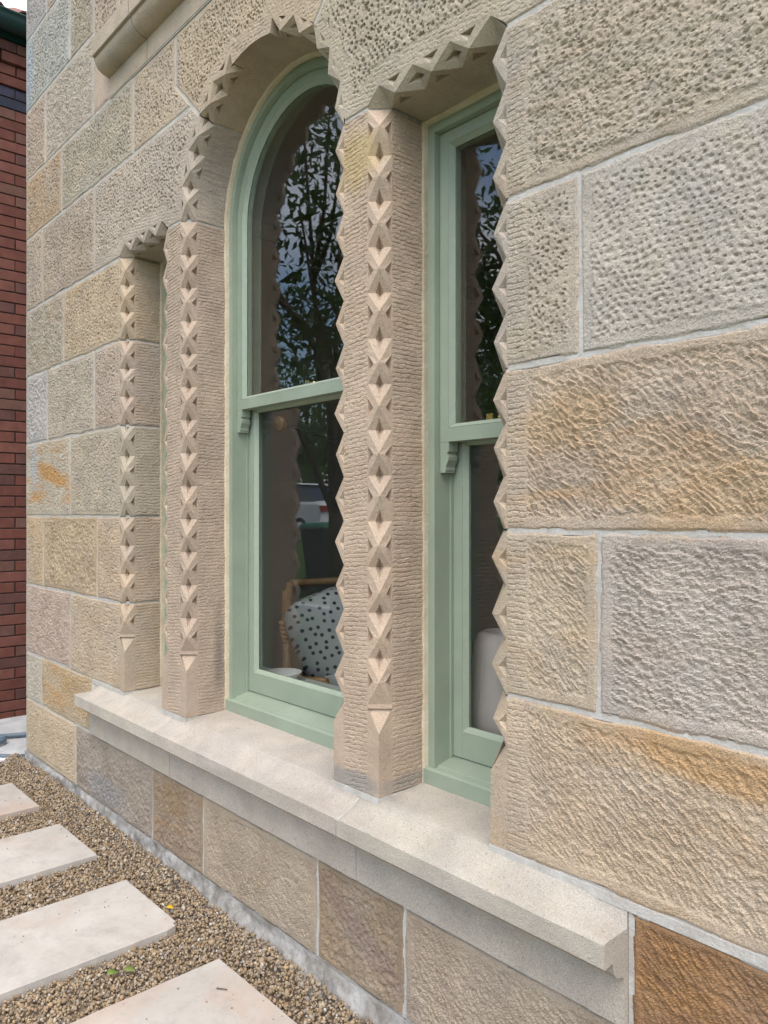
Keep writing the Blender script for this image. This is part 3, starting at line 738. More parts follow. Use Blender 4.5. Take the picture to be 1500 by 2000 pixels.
# footing below the base course: rough lime fillet running into the gravel
xs = edge_pts(XC-.01, 1.2, .008); ts = np.linspace(0, 1, 14); X, T = np.meshgrid(xs, ts)
wd = (.012+.045*fbm(X*2.3, 0*X, 5, 3))*(.55+.45*sst(-3.6, -2.4, X))
rg = (fbm(X*70, T*6, 6, 4)-.5)*.014+(fbm(X*7, T*1.0, 16, 2)-.5)*.026
Yf = -.002-wd*T**1.2-rg*sst(0, .3, T); Zf = .050+.008*(fbm(X*6, T*0, 9, 2)-.5)-.085*T+rg*.7*sst(0, .2, T)
mb = MB(); mb.grid(np.stack([X, Yf, Zf], -1)); mb.obj('footing', M['footing'], house)

# ------------------------------------------------------------------ rest of the house body
mb = MB()
V, Fc = sheet_with_holes(.30, (XC+.02, 1.4, .0, 6.5), [opening(-.012, k) for k in range(3)]+[[(UX0, 3.40), (UX0, 6.1), (UX1, 6.1), (UX1, 3.40)]]); mb.add(V, Fc)
for o_ in [opening(.004, k) for k in range(3)]+[[(UX0, 3.39), (UX0, 6.1), (UX1, 6.1), (UX1, 3.39)]]:   # wall thickness behind frames
    n = len(o_)
    for i in range(n):
        a, b = o_[i], o_[(i+1) % n]; mb.add([(a[0], RD+.012, a[1]), (b[0], RD+.012, b[1]), (b[0], .302, b[1]), (a[0], .302, a[1])], [(0, 1, 2, 3)])
mb.obj('inner_wall', M['plaster'], house)
mb = MB(); mb.box(XC+.02, XC+.30, .03, 9, -.2, 6.5); mb.box(1.15, 1.4, .03, 9, -.2, 6.5); mb.box(XC+.02, 1.4, 8.75, 9, -.2, 6.5)
mb.obj('side_walls', M['plaster'], house)
mb = MB(); mb.box(XC+.3, 1.15, .305, 8.7, .10, .30); mb.obj('floor', M['floorboards'], house)
mb = MB(); mb.box(XC+.3, 1.15, .305, 8.7, 3.16, 3.34); mb.obj('ceiling', M['plaster'], house)
mb = MB(); mb.box(XC+.3, 1.15, 3.9, 4.0, .3, 3.16); mb.obj('partition_wall', M['plaster'], house)
mb = MB(); mb.prism([(-.45, 6.5), (9.3, 6.5), (9.3, 6.58), (4.5, 8.6), (-.45, 6.62)], XC-.35, 1.75, 'x'); mb.obj('roof', M['tile'], house)
mb = MB(); mb.box(X1-.1, X6+.1, .305, .50, .645, .670); mb.obj('window_board', M['board'], house)

# ------------------------------------------------------------------ windows
def sweep(mb, which, prof, closed=False, mat=0):
    """profile [(inset, y)] swept round jambs and head"""
    rows = [np.array([(p[0], y, p[1]) for p in opening(-d, which)]) for d, y in prof]
    for r in rows:
        r[0, 2] = r[-1, 2] = ZB+.03
    n = len(rows[0])
    for a, b in zip(rows[:-1], rows[1:]): mb.add(np.concatenate([a, b]), [(i, i+1, n+i+1, n+i) for i in range(n-1)], False, mat)
def make_window(which, zm, label):
    xa, xb = ((X1, X2), (X3, X4), (X5, X6))[which]
    g1 = MB()
    sweep(g1, which, [(-.004, RD-.004), (.018, RD-.004), (.0185, RD-.008), (.036, RD-.008), (.036, .192), (.036, .300)])      # outside lining
    sweep(g1, which, [(.036, .232), (.0425, .232), (.0425, .2405), (.036, .2405)])                                            # parting bead
    fr = g1.obj('window', M['green'], house); fr['label'] = label
    s = MB()
    zt = .652
    s.prism([(RD-.018, .586), (.30, .586), (.30, .675), (.243, zt), (.188, zt-.013), (.186, zt-.017), (RD-.012, zt-.020), (RD-.018, zt-.024)], xa+.002, xb-.002, 'x')
    s.obj('window_sill', M['green'], fr)
    # upper sash: stiles and head, meeting rail
    d0 = .0375; st = .032; pb = .012
    u = MB(); up = MB()
    def sw(mbx, prof):
        rows = [np.array([(p[0], y, p[1]) for p in opening(-d, which)]) for d, y in prof]
        for r in rows: r[0, 2] = r[-1, 2] = zm
        n = len(rows[0])
        for a, b in zip(rows[:-1], rows[1:]): mbx.add(np.concatenate([a, b]), [(i, i+1, n+i+1, n+i) for i in range(n-1)])
    sw(u, [(d0, .230), (d0, .193), (d0+st, .193), (d0+st, .195)])
    sw(u, [(d0+st, .214), (d0+st+pb, .214), (d0+st+pb, .230), (d0, .230)])
    sw(up, [(d0+st, .1945), (d0+st+pb*.9, .2095)])
    u.box(xa+d0, xb-d0, .193, .231, zm-.038, zm)
    u.obj('upper_sash', M['green'], fr)
    up.add([(xa+d0+st, .194, zm+.001), (xb-d0-st, .194, zm+.001), (xb-d0-st-pb, .2095, zm+.012), (xa+d0+st+pb, .2095, zm+.012)], [(0, 1, 2, 3)])
    up.obj('putty', M['putty'], fr)
    # horns below the meeting rail
    hp = [(0, 0), (.032, 0), (.032, -.026), (.026, -.029), (.026, -.032), (.031, -.040), (.0305, -.050), (.025, -.060), (.021, -.068), (.022, -.076), (.019, -.080), (.019, -.084), (0, -.084)]
    for sg, x in ((1, xa+d0), (-1, xb-d0)):
        h = MB(); h.prism([(x+sg*a, zm-.0385+b) for a, b in hp], .1935, .2300); h.obj('sash_horn', M['green'], fr)
    # lower sash
    l = MB(); lp = MB(); y0, y1 = .242, .280; zb = .657; zr_ = .730; d1 = .0375; st = .037
    l.box(xa+d1, xa+d1+st, y0, y1, zb, zm+.002); l.box(xb-d1-st, xb-d1, y0, y1, zb, zm+.002)
    l.box(xa+d1+st+.0003, xb-d1-st-.0003, y0+.0004, y1, zb, zr_); l.box(xa+d1+st+.0003, xb-d1-st-.0003, y0+.0004, y1, zm-.034, zm+.0018)
    l.obj('lower_sash', M['green'], fr)
    i0, i1, k0, k1 = xa+d1+st, xb-d1-st, zr_, zm-.034
    j0, j1, m0, m1 = i0+pb, i1-pb, k0+pb, k1-pb
    lp.add([(i0, y0+.0015, k0), (i1, y0+.0015, k0), (i1, y0+.0015, k1), (i0, y0+.0015, k1), (j0, y0+.016, m0), (j1, y0+.016, m0), (j1, y0+.016, m1), (j0, y0+.016, m1)],
           [(0, 1, 5, 4), (1, 2, 6, 5), (2, 3, 7, 6), (3, 0, 4, 7)])
    lp.add([(i0, y0+.022, k0), (i1, y0+.022, k0), (i1, y0+.022, k1), (i0, y0+.022, k1), (j0, y0+.022, m0), (j1, y0+.022, m0), (j1, y0+.022, m1), (j0, y0+.022, m1)],
           [(0, 1, 5, 4), (1, 2, 6, 5), (2, 3, 7, 6), (3, 0, 4, 7)])
    lp.obj('putty', M['putty'], fr)
    # panes: thin slabs
    p = MB(); ol = [q for q in opening(-(d0+.032+pb*.7), which)]
    ol[0] = (ol[0][0], zm-.002); ol[-1] = (ol[-1][0], zm-.002)
    p.prism(ol, .2100, .2135); p.obj('upper_pane', M['glass'], fr)
    p = MB(); p.prism([(i0+.006, k0+.006), (i1-.006, k0+.006), (i1-.006, k1-.006), (i0+.006, k1-.006)], y0+.0165, y0+.0205); p.obj('lower_pane', M['glass'], fr)
    # brass fastener on the meeting rails
    b = MB(); cx = (xa+xb)/2
    b.box(cx-.028, cx+.028, .236, .262, zm+.0022, zm+.006); b.box(cx-.024, cx-.002, .236, .260, zm+.006, zm+.032)
    b.tube([(cx+.014, .248, zm+.006), (cx+.014, .248, zm+.016), (cx+.014, .248, zm+.020), (cx+.014, .248, zm+.026)], [.004, .004, .009, .007], 12)
    b.obj('sash_lock', M['brass'], fr)
    # mortar bead round the frame
    sb = MB(); rows = [np.array([(p_[0], y, p_[1]) for p_ in opening(-d, which)]) for d, y in ((-.001, RD-.022), (.004, RD-.016), (.008, RD-.0035))]
    for r in rows:
        r[0, 2] = r[-1, 2] = ZB+.006
    n = len(rows[0])
    for a, b_ in zip(rows[:-1], rows[1:]): sb.add(np.concatenate([a, b_]), [(i, i+1, n+i+1, n+i) for i in range(n-1)], True)
    sb.obj('mortar_bead', M['sealant'], fr)
    return fr
make_window(0, 1.56, 'narrow green sash window with flat head, deep in its reveal')
make_window(1, 1.765, 'tall green arched sash window')
make_window(2, 1.570, 'green sash window with flat head beside the broad wall')
# upper window, only its jamb shows above its sill
mb = MB(); mb.box(UX0+.002, UX0+.07, RD, .24, 3.39, 6.1); mb.box(UX1-.07, UX1-.002, RD, .24, 3.39, 6.1); mb.box(UX0+.07, UX1-.07, RD, .24, 3.39, 3.47); mb.box(UX0+.07, UX1-.07, RD+.01, .25, 4.6, 4.66); mb.box(UX0+.07, UX1-.07, RD, .24, 6.0, 6.1)
uw = mb.obj('upper_window', M['green'], house)
mb = MB(); mb.box(UX0+.07, UX1-.07, .21, .2135, 3.47, 4.6); mb.obj('pane', M['glass'], uw)
mb = MB(); mb.box(UX0+.07, UX1-.07, .21, .2135, 4.66, 6.0); mb.obj('pane', M['glass'], uw)
settle(house)

# ------------------------------------------------------------------ ground, gravel, paving
def structure(mb, name, mat):
    o = mb.obj(name, mat); o['kind'] = 'structure'; return o
def grass_mat():
    m, n, b = newmat('lawn_grass'); P = pos(n, False)
    col = mix(n, ramp(n, noise(n, P, 2.5, 5, .65), .3, .7), (.045, .10, .02), (.10, .18, .045))
    col = mix(n, noise(n, P, 60, 3, .7), mix(n, 1., col, (.6, .6, .6), 'MULTIPLY'), col)
    n.links.new(col, b.inputs['Base Color']); b.inputs['Roughness'].default_value = .9
    bump(n, b, noise(n, P, 50, 3, .7), .8, .03); return m
M['grass'] = grass_mat()
M['asphalt'] = simple('asphalt', (.055, .055, .057), .9, .2, 30, 200, .4)
M['concrete'] = simple('concrete', (.42, .42, .41), .9, .18, 9, 90, .5)
M['soil'] = simple('gravel_bed', (.20, .155, .11), .95, .35, 40, 120, .8)
mb = MB(); mb.box(-400, 400, -400, 400, -.9, -.55); structure(mb, 'ground', M['soil'])
# lawn with a gentle rise to the street
xs = np.linspace(-120, 60, 60); ys = np.array([-9.0, -8.2, -7, -5.5, -4.7]); zl = np.interp(-ys, [4.7, 5.5, 7, 8.2, 9.0], [.03, .12, .40, .62, .72]); X, Y = np.meshgrid(xs, ys)
mb = MB(); mb.grid(np.stack([X, Y, zl[:, None]+0*X], -1)); structure(mb, 'lawn', M['grass'])
mb = MB(); mb.grid(np.stack([*np.meshgrid(np.linspace(-120, 60, 60), np.array([-4.5, -3.4, -2.2])), np.full((3, 60), -.03)], -1)); structure(mb, 'front_lawn', M['grass'])
mb = MB(); mb.box(-120, 60, -4.72, -4.48, -.4, .05); structure(mb, 'garden_edging', M['concrete'])
mb = MB(); mb.box(-160, 90, -9.25, -9.0, -.4, .75); structure(mb, 'kerb', M['concrete'])
mb = MB(); mb.box(-160, 90, -17, -9.25, -.4, .64); structure(mb, 'road', M['asphalt'])
mb = MB(); mb.box(-160, 90, -90, -17, -.4, .75); structure(mb, 'far_verge', M['grass'])
# gravel bed and pebbles
GX0, GX1, GY0 = -4.50, -1.00, -1.55
mb = MB(); mb.box(-4.62, 3, -2.2, .02, -.4, -.035); structure(mb, 'gravel_bed', M['soil'])
slabs = [(-4.090, -3.688), (-3.415, -3.008), (-2.732, -2.312), (-2.062, -1.640)]
SY = -.170
def gz(x, y):
    return -.018+(.022+.022*(1-sst(-3.9, -2.2, x)))*sst(-.15, -.03, y)+.008*(fbm(x*3, y*3, 77, 2)-.5)
npb = 98000
px = rng.uniform(GX0, GX1, npb); py = GY0+(-.02-GY0)*rng.random(npb)**.8
keep = np.ones(npb, bool)
for a, b in slabs: keep &= ~((px > a-.001) & (px < b+.001) & (py < SY+.001))
keep &= ~((px > -1.5) & (py < -.45))
px = px[keep]; py = py[keep]; ng = len(px)
tx = []; ty = []
for a, b in slabs[:4]:                            # grit kicked on to the slabs
    for k in range(16):
        tx.append(rng.uniform(a+.01, b-.01)); ty.append(SY-.01-.5*rng.random()**2)
px = np.concatenate([px, tx]); py = np.concatenate([py, ty]); npb = len(px)
ico = bmesh.new(); bmesh.ops.create_icosphere(ico, subdivisions=1, radius=1); IV = np.array([tuple(v.co) for v in ico.verts]); IF = np.array([[v.index for v in f.verts] for f in ico.faces]); ico.free()
sc = rng.lognormal(math.log(.0041), .30, npb)[:, None]*np.stack([rng.uniform(.9, 1.4, npb), rng.uniform(.75, 1.1, npb), rng.uniform(.6, .95, npb)], -1)
sc[ng:] *= .45
q = rng.normal(size=(npb, 4)); q /= np.linalg.norm(q, axis=1)[:, None]
qw, qx, qy, qz = q.T
Rm = np.stack([np.stack([1-2*(qy*qy+qz*qz), 2*(qx*qy-qz*qw), 2*(qx*qz+qy*qw)], -1), np.stack([2*(qx*qy+qz*qw), 1-2*(qx*qx+qz*qz), 2*(qy*qz-qx*qw)], -1), np.stack([2*(qx*qz-qy*qw), 2*(qy*qz+qx*qw), 1-2*(qx*qx+qy*qy)], -1)], 1)
PV = np.einsum('nij,nkj->nki', Rm, IV[None]*sc[:, None, :]*(1+.14*rng.normal(size=(npb, len(IV), 1))))
PV += np.stack([px, py, np.where(np.arange(npb) < ng, gz(px, py)-.004+rng.uniform(-.010, .006, npb), .0015)], -1)[:, None, :]
mb = MB(); mb.add(PV.reshape(-1, 3), (IF[None]+(np.arange(npb)*len(IV))[:, None, None]).reshape(-1, 3), True)
pal = np.array([(.36, .27, .175), (.30, .22, .14), (.40, .32, .225), (.26, .20, .145), (.43, .37, .29), (.33, .24, .145), (.22, .18, .145), (.38, .275, .165), (.50, .46, .40), (.29, .255, .22)])
pc = pal[rng.choice(len(pal), npb, p=[.19, .17, .14, .11, .07, .11, .06, .08, .03, .04])]*rng.uniform(.72, 1.02, (npb, 1))
gravel = mb.obj('gravel', M['pebble'])
at = gravel.data.attributes.new('tint', 'FLOAT_COLOR', 'POINT')
at.data.foreach_set('color', np.concatenate([np.repeat(pc, len(IV), 0), np.ones((npb*len(IV), 1))], 1).astype(np.float32).ravel())
gravel['kind'] = 'stuff'; gravel['label'] = 'tan and brown pebble gravel between the paving slabs'; gravel['category'] = 'gravel'

def slab(x0, x1, label, chip=False, seed=1):
    bm = bmesh.new()
    c = [(x0, SY), (x1, SY+.002), (x1-.004, SY-1.15), (x0+.003, SY-1.15)]
    pts = []
    for i in range(4):
        a = c[i]; b = c[(i+1) % 4]; n = 24
        for k in range(n):
            t = k/n; x = a[0]+(b[0]-a[0])*t; y = a[1]+(b[1]-a[1])*t
            pts.append((x+.002*(random.random()-.5), y+.002*(random.random()-.5)))
    if chip:
        pts = [p if math.hypot(p[0]-x1, p[1]-SY) > .022 else (p[0]-.012, p[1]-.012) for p in pts]
    n = len(pts); cx = (x0+x1)/2; cy = SY-.57
    rings = []
    for z, ins in ((-.045, 0), (-.003, 0), (0.0, .003)):
        rings.append([(p[0]+(ins if p[0] < cx else -ins), p[1]+(ins if p[1] < cy else -ins), z) for p in pts])
    mb = MB(); mb.add([q_ for r in rings for q_ in r], [(i*n+k, i*n+(k+1) % n, (i+1)*n+(k+1) % n, (i+1)*n+k) for i in range(2) for k in range(n)]+[tuple(range(2*n, 3*n))])
    o = mb.obj('paving_slab', M['paver']); o['label'] = label; o['category'] = 'paving slab'; o['group'] = 'paving slabs of the path'
    return o
for (a, b), lab, ch in zip(slabs, ('farthest pale paving slab, nearest the hose', 'pale paving slab second from the hose end of the path', 'pale paving slab with chipped corner, beside the yellow leaf', 'pale paving slab in front with a twig on it, pinkish stains'), (0, 0, 1, 0)):
    slab(a, b, lab, ch)

# leaves and twig
def leaf(name, x, y, rot, L, col, label):
    m = simple(name+'_surface', col, .5, .15, 60); mb = MB(); v = []; n = 9
    for k in range(n):
        t = k/(n-1); wd_ = .32*L*math.sin(math.pi*t**.85)*(1-.2*t)
        for s_ in (-1, 0, 1): v.append((t*L-L/2, s_*wd_, .002+.25*wd_*abs(s_)+.08*L*math.sin(3*t)))
    f = [(k*3+j, k*3+j+1, k*3+j+4, k*3+j+3) for k in range(n-1) for j in range(2)]
    mb.add(v, f, True); o = mb.obj(name, m); o.location = (x, y, -.004); o.rotation_euler = (.25, .1, rot); o['label'] = label; o['category'] = 'leaf'
    sol = o.modifiers.new('s', 'SOLIDIFY'); sol.thickness = .0006
    return o
leaf('fallen_leaf', -2.44, -.142, .4, .030, (.50, .34, .03), 'small yellow fallen leaf on gravel beside the chipped slab')
leaf('fallen_leaf', -2.205, -.44, 1.2, .032, (.13, .20, .04), 'small round light green leaf on gravel between two slabs')
leaf('fallen_leaf', -2.185, -.396, .7, .036, (.15, .19, .05), 'slim olive green leaf on gravel between two slabs')
mb = MB(); mb.tube([(-1.93, -.255, .003), (-1.915, -.245, .005), (-1.905, -.235, .003)], [.0016, .0018, .0012], 6)
tw = mb.obj('twig', M['bark']); tw['label'] = 'tiny dark twig lying on the front paving slab'; tw['category'] = 'twig'

# concrete apron beyond the corner, hose
xs = edge_pts(-5.35, -4.56, .03); ys = edge_pts(-1.6, 1.2, .03); X, Y = np.meshgrid(xs, ys)
X2_ = X+np.where(X > -4.6, (fbm(Y*9, 0*Y, 5, 3)-.5)*.08, 0)
mb = MB(); P = np.stack([X2_, Y, .012+(fbm(X*5, Y*5, 3, 2)-.5)*.006-.02*(X > -4.575)], -1); mb.grid(P)
for ln in (P[:, -1], P[:, 0], P[0], P[-1]):
    b_ = ln.copy(); b_[:, 2] = -.5; mb.grid(np.stack([ln, b_]), False)
structure(mb, 'concrete_path', M['concrete'])
M['hose'] = simple('grey_blue_hose', (.11, .15, .19), .45, .1, 20, spec=.4)
M['white_plastic'] = simple('white_plastic', (.62, .63, .66), .5, .06, 20)
mb = MB()
pts = [(-5.0, -.9, .03), (-4.95, -.5, .03), (-4.9, -.2, .03), (-4.88, -.02, .03), (-4.80, .16, .03), (-4.7, .4, .03), (-4.6, .9, .03)]
mb.tube(pts, .013, 10)
a = np.linspace(0, 2*math.pi*1.6, 40)
mb.tube([(-4.78+.07*math.cos(t), -.14+.13*math.sin(t), .028+.012*t/6) for t in a], .011, 10)
mb.tube([(-4.70, -.6, .03), (-4.62, -.3, .02), (-4.56, -.12, .01), (-4.52, -.02, -.005), (-4.50, .05, -.01)], .014, 10)
ho = mb.obj('garden_hose', M['hose']); ho['label'] = 'grey blue hose lying in loops on the concrete by the wall corner'; ho['category'] = 'hose'
mb = MB(); xs = np.linspace(0, 1, 14); T, U = np.meshgrid(xs, np.linspace(-1, 1, 5))
mb.grid(np.stack([-4.60+.10*T+.012*U, -.22+.14*T-.035*U, .0+.03*np.sin(T*5)*(.5+.5*np.cos(U*2))+.008], -1))
st_ = mb.obj('plastic_strap', M['white_plastic']); st_['label'] = 'crumpled white plastic strap beside the hose end'; st_['category'] = 'strap'
so = st_.modifiers.new('s', 'SOLIDIFY'); so.thickness = .003

# ------------------------------------------------------------------ brick house next door
bh = empty('brick_house', (-6.7, 0, -.55), 'dark red brick house with green gutter beyond the wall corner', 'house')
BX = -6.60; bl, bhgt, joint = .230, .076, .010
mbr = MB(); mbr.box(-.0, .10, 0, bl, 0, bhgt)
bm = bmesh.new(); bmesh.ops.create_cube(bm, size=1); bmesh.ops.scale(bm, vec=(.10, bl, bhgt), verts=bm.verts); bmesh.ops.bevel(bm, geom=list(bm.edges), offset=.003, segments=1, affect='EDGES')
brick_me = bpy.data.meshes.new('brick'); bm.to_mesh(brick_me); brick_me.materials.append(M['brick'])
BVv = np.array([tuple(v.co) for v in bm.verts]); BFf = [tuple(v.index for v in f.verts) for f in bm.faces]; bm.free()
far = MB(); nb = 0
for k in range(65):
    z = -.50+k*(bhgt+joint); offy = (k % 2)*.12
    for j in range(-6, 16):
        y = -.98+j*(bl+joint)+offy+.98*0
        if y < -1.0 or y > 3.0: continue
        yc = y+random.uniform(-.003, .003); out = random.uniform(-.002, .002)+(.02 if k >= 61 else 0)+(.03 if k >= 63 else 0)
        col = random.choice([(.18, .070, .053), (.165, .063, .049), (.205, .085, .065), (.19, .073, .054), (.14, .068, .057), (.175, .09, .07)])
        if k in (59, 60): col = random.choice([(.045, .05, .075), (.06, .06, .09)])
        if -.15 < y < .90 and nb < 298:
            o = bpy.data.objects.new('brick', brick_me); C.objects.link(o); o.parent = bh
            o.location = (BX-.05+out+6.7, yc, z+bhgt/2+.55); o.rotation_euler = (0, random.uniform(-.01, .01), random.uniform(-.008, .008)); o.color = (*col, 1); nb += 1
        else: far.add(BVv+np.array([BX-.05+out, yc, z+bhgt/2]), BFf)
fo = far.obj('brickwork', M['brick'], bh, (.17, .055, .04)); fo['kind'] = 'stuff'; fo.matrix_parent_inverse = Matrix.Translation((6.7, 0, .55))
def bpart(mb, name, mat):
    o = mb.obj(name, mat, bh); o.matrix_parent_inverse = Matrix.Translation((6.7, 0, .55)); return o
mb = MB(); mb.box(-11, BX-.008, -1.1, 7, -.55, 5.10); bpart(mb, 'wall', M['brickmortar'])
mb = MB(); n = 13; pr = [(BX+.155-.0+.085*math.cos(t), 5.20+.10*math.sin(t)) for t in np.linspace(math.pi, 2*math.pi, n)]
pr += [(BX+.252, 5.205), (BX+.252, 5.215), (BX+.232, 5.213)]+[(BX+.155+.074*math.cos(t), 5.20+.089*math.sin(t)) for t in np.linspace(2*math.pi, math.pi, n)]
P = np.array([[(p[0], y, p[1]) for p in pr] for y in (-1.4, 7.2)]); mb.grid(P, True); bpart(mb, 'gutter', M['gutter'])
mb = MB(); mb.box(BX-.3, BX+.06, -1.3, 7.1, 5.09, 5.21); bpart(mb, 'fascia', M['gutter'])
pitch = R_(27)
tm = MB(); n = 9; prof = [(u*.20, .028*math.cos(2*math.pi*u*1.0)) for u in np.linspace(0, 1, n)]
rows = [[(0, p[0], p[1]) for p in prof], [(-.33, p[0], p[1]+.02) for p in prof], ]
A_ = np.array(rows); tm.grid(A_, True); B_ = A_.copy(); B_[..., 2] -= .014; tm.grid(B_, True); tm.grid(np.stack([A_[0], B_[0]]), False)
tile_me = tm.mesh('roof_tile', M['tile'])
for r in range(6):
    for j in range(22):
        o = bpy.data.objects.new('roof_tile', tile_me); C.objects.link(o); o.parent = bh
        o.location = (BX+.19-r*.28*math.cos(pitch)+6.7, -1.2+j*.20+.0, 5.255+r*(.28*math.sin(pitch))+.55); o.rotation_euler = (0, pitch, random.uniform(-.01, .01))
mb = MB(); mb.prism([(BX+.1, 5.20), (-9, 6.42), (-11.4, 5.2)], -1.3, 7.1, 'y'); bpart(mb, 'roof', M['tile'])

# ------------------------------------------------------------------ things behind the glass
M['rattan'] = simple('rattan_cane', (.33, .19, .09), .45, .25, 30, spec=.4)
def dots_mat():
    m, n, b = newmat('spotted_cushion_fabric'); tc = N(n, 'ShaderNodeTexCoord')
    v = N(n, 'ShaderNodeTexVoronoi'); v.voronoi_dimensions = '2D'; v.inputs['Scale'].default_value = 26; v.inputs['Randomness'].default_value = .55
    sx_ = N(n, 'ShaderNodeSeparateXYZ'); cx_ = N(n, 'ShaderNodeCombineXYZ'); n.links.new(tc.outputs['Object'], sx_.inputs[0])
    n.links.new(mth(n, 'ADD', sx_.outputs[0], mth(n, 'MULTIPLY', sx_.outputs[1], .8)), cx_.inputs[0]); n.links.new(mth(n, 'ADD', sx_.outputs[2], mth(n, 'MULTIPLY', sx_.outputs[1], .5)), cx_.inputs[1])
    n.links.new(cx_.outputs[0], v.inputs['Vector'])
    f = ramp(n, mth(n, 'ADD', v.outputs['Distance'], mth(n, 'MULTIPLY', noise(n, tc.outputs['Object'], 60, 2), .08)), .24, .28)
    col = mix(n, f, (.03, .035, .06), (.44, .44, .455)); n.links.new(col, b.inputs['Base Color']); b.inputs['Roughness'].default_value = .9
    bump(n, b, noise(n, tc.outputs['Object'], 300, 2), .2, .001); return m
M['dots'] = dots_mat()
ch = empty('rattan_chair', (-2.85, .80, .30), 'rattan chair with spotted white cushion behind the arched window', 'chair')
def cushion(name, W2, H2, T2, loc, rot):
    bm = bmesh.new(); bmesh.ops.create_cube(bm, size=2); bmesh.ops.subdivide_edges(bm, edges=list(bm.edges), cuts=11, use_grid_fill=True)
    for v in bm.verts:
        x, y, z = v.co; e = 4.5
        r = (abs(x)**e+abs(z)**e)**(1/e) if (x or z) else 0
        m_ = max(abs(x), abs(z)); s_ = (m_/r) if r > 1e-6 else 1
        t = 1-.55*max(0, (r*s_))**4
        v.co = (x*s_*W2, y*T2*t, z*s_*H2)
    mb = MB(); mb.add([tuple(v.co) for v in bm.verts], [tuple(v.index for v in f.verts) for f in bm.faces], True); bm.free()
    o = mb.obj(name, M['dots'], ch); o.location = Vector(loc)-Vector((-2.40, .80, .30)); o.rotation_euler = rot; return o
cushion('cushion', .165, .205, .075, (-2.265, .76, .785), (R_(8), R_(-22), R_(38)))
cushion('seat_cushion', .22, .20, .05, (-2.16, .95, .60), (R_(90), 0, R_(30)))
mb = MB()
def loc_(p): return (p[0]+2.36, p[1]-.80, p[2]-.30)
for pts, r in ((((-2.62, .78, .30), (-2.60, .78, .62), (-2.61, .78, .96), (-2.57, .80, 1.01)), .016), (((-2.585, .79, 1.0), (-2.53, .74, .80), (-2.44, .68, .60), (-2.42, .68, .30)), .017),
               (((-2.43, .68, .605), (-2.25, .62, .615), (-2.05, .60, .64)), .016), (((-2.05, .60, .64), (-2.03, .60, .30)), .016), (((-1.95, 1.15, .62), (-1.95, 1.15, .30)), .016), (((-2.58, .80, 1.0), (-2.35, 1.0, 1.02), (-2.15, 1.15, .98)), .016), (((-2.15, 1.15, .98), (-2.1, 1.15, .3)), .016)):
    mb.tube([loc_(p) for p in pts], r, 10)
for k in range(5): mb.tube([loc_((-2.505-.006*k, .715, .735+.02*k)), loc_((-2.50-.006*k, .714, .748+.02*k))], .021, 10)
mb.obj('cane_frame', M['rattan'], ch)
M['white_glaze'] = simple('white_ceramic', (.68, .69, .70), .2, .03, 5, spec=.5)
mb = MB(); mb.lathe([(.0, 0), (.05, 0), (.058, .004), (.075, .030), (.078, .034), (.074, .035), (.055, .010), (0, .008)], (-2.565, .40, .671), 36)
o = mb.obj('dish', M['white_glaze']); o['label'] = 'shallow white dish on the sill inside the arched window'; o['category'] = 'dish'
M['vase'] = simple('pinkish_grey_ceramic', (.40, .35, .345), .6, .05, 6)
mb = MB(); mb.lathe([(0, 0), (.094, 0), (.101, .01), (.100, .10), (.093, .22), (.087, .28), (.074, .312), (.058, .320), (.055, .316), (.052, .22), (0, .21)], (-1.455, .42, .671), 40)
o = mb.obj('vase', M['vase']); o['label'] = 'tall plain pinkish grey vase inside the flat headed window'; o['category'] = 'vase'
lampo = empty('floor_lamp', (-2.62, 1.2, .30), 'dark lamp with round head on a thin arm inside the arched window', 'lamp')
M['dark_metal'] = simple('dark_metal', (.03, .03, .03), .4, .1, 10)
mb = MB(); mb.tube([(0, 0, 0), (0, 0, .02), (0, 0, .021), (0, 0, 1.25)], [.13, .13, .012, .010], 16); mb.tube([(0, 0, 1.25), (-.05, -.35, 1.34), (-.11, -.69, 1.414)], .005, 8); mb.obj('stand', M['dark_metal'], lampo)
mb = MB(); mb.tube([(-.108, -.685, 1.414), (-.105, -.715, 1.414)], [.030, .030], 24); mb.obj('lamp_head', M['rattan'], lampo)

# ------------------------------------------------------------------ the garden and street that the panes reflect
def leaf_cloud(n, gen, size, seed):
    r = np.random.default_rng(seed); c = gen(r, n)
    L = size*r.uniform(.7, 1.3, n); Wd = L*r.uniform(.34, .46, n)
    d = r.normal(size=(n, 3)); d[:, 2] -= .25; d /= np.linalg.norm(d, axis=1)[:, None]
    s = np.cross(d, r.normal(size=(n, 3))); s /= np.linalg.norm(s, axis=1)[:, None]; nn = np.cross(d, s)
    P = np.stack([c-d*L[:, None]/2, c-d*L[:, None]*.1+s*Wd[:, None]/2+nn*L[:, None]*.07, c+d*L[:, None]/2, c-d*L[:, None]*.1-s*Wd[:, None]/2+nn*L[:, None]*.07], 1)
    idx = np.arange(n)[:, None]*4
    return P.reshape(-1, 3), np.concatenate([idx+np.array([[0, 1, 2]]), idx+np.array([[0, 2, 3]])]), np.repeat(r.random(n), 4)
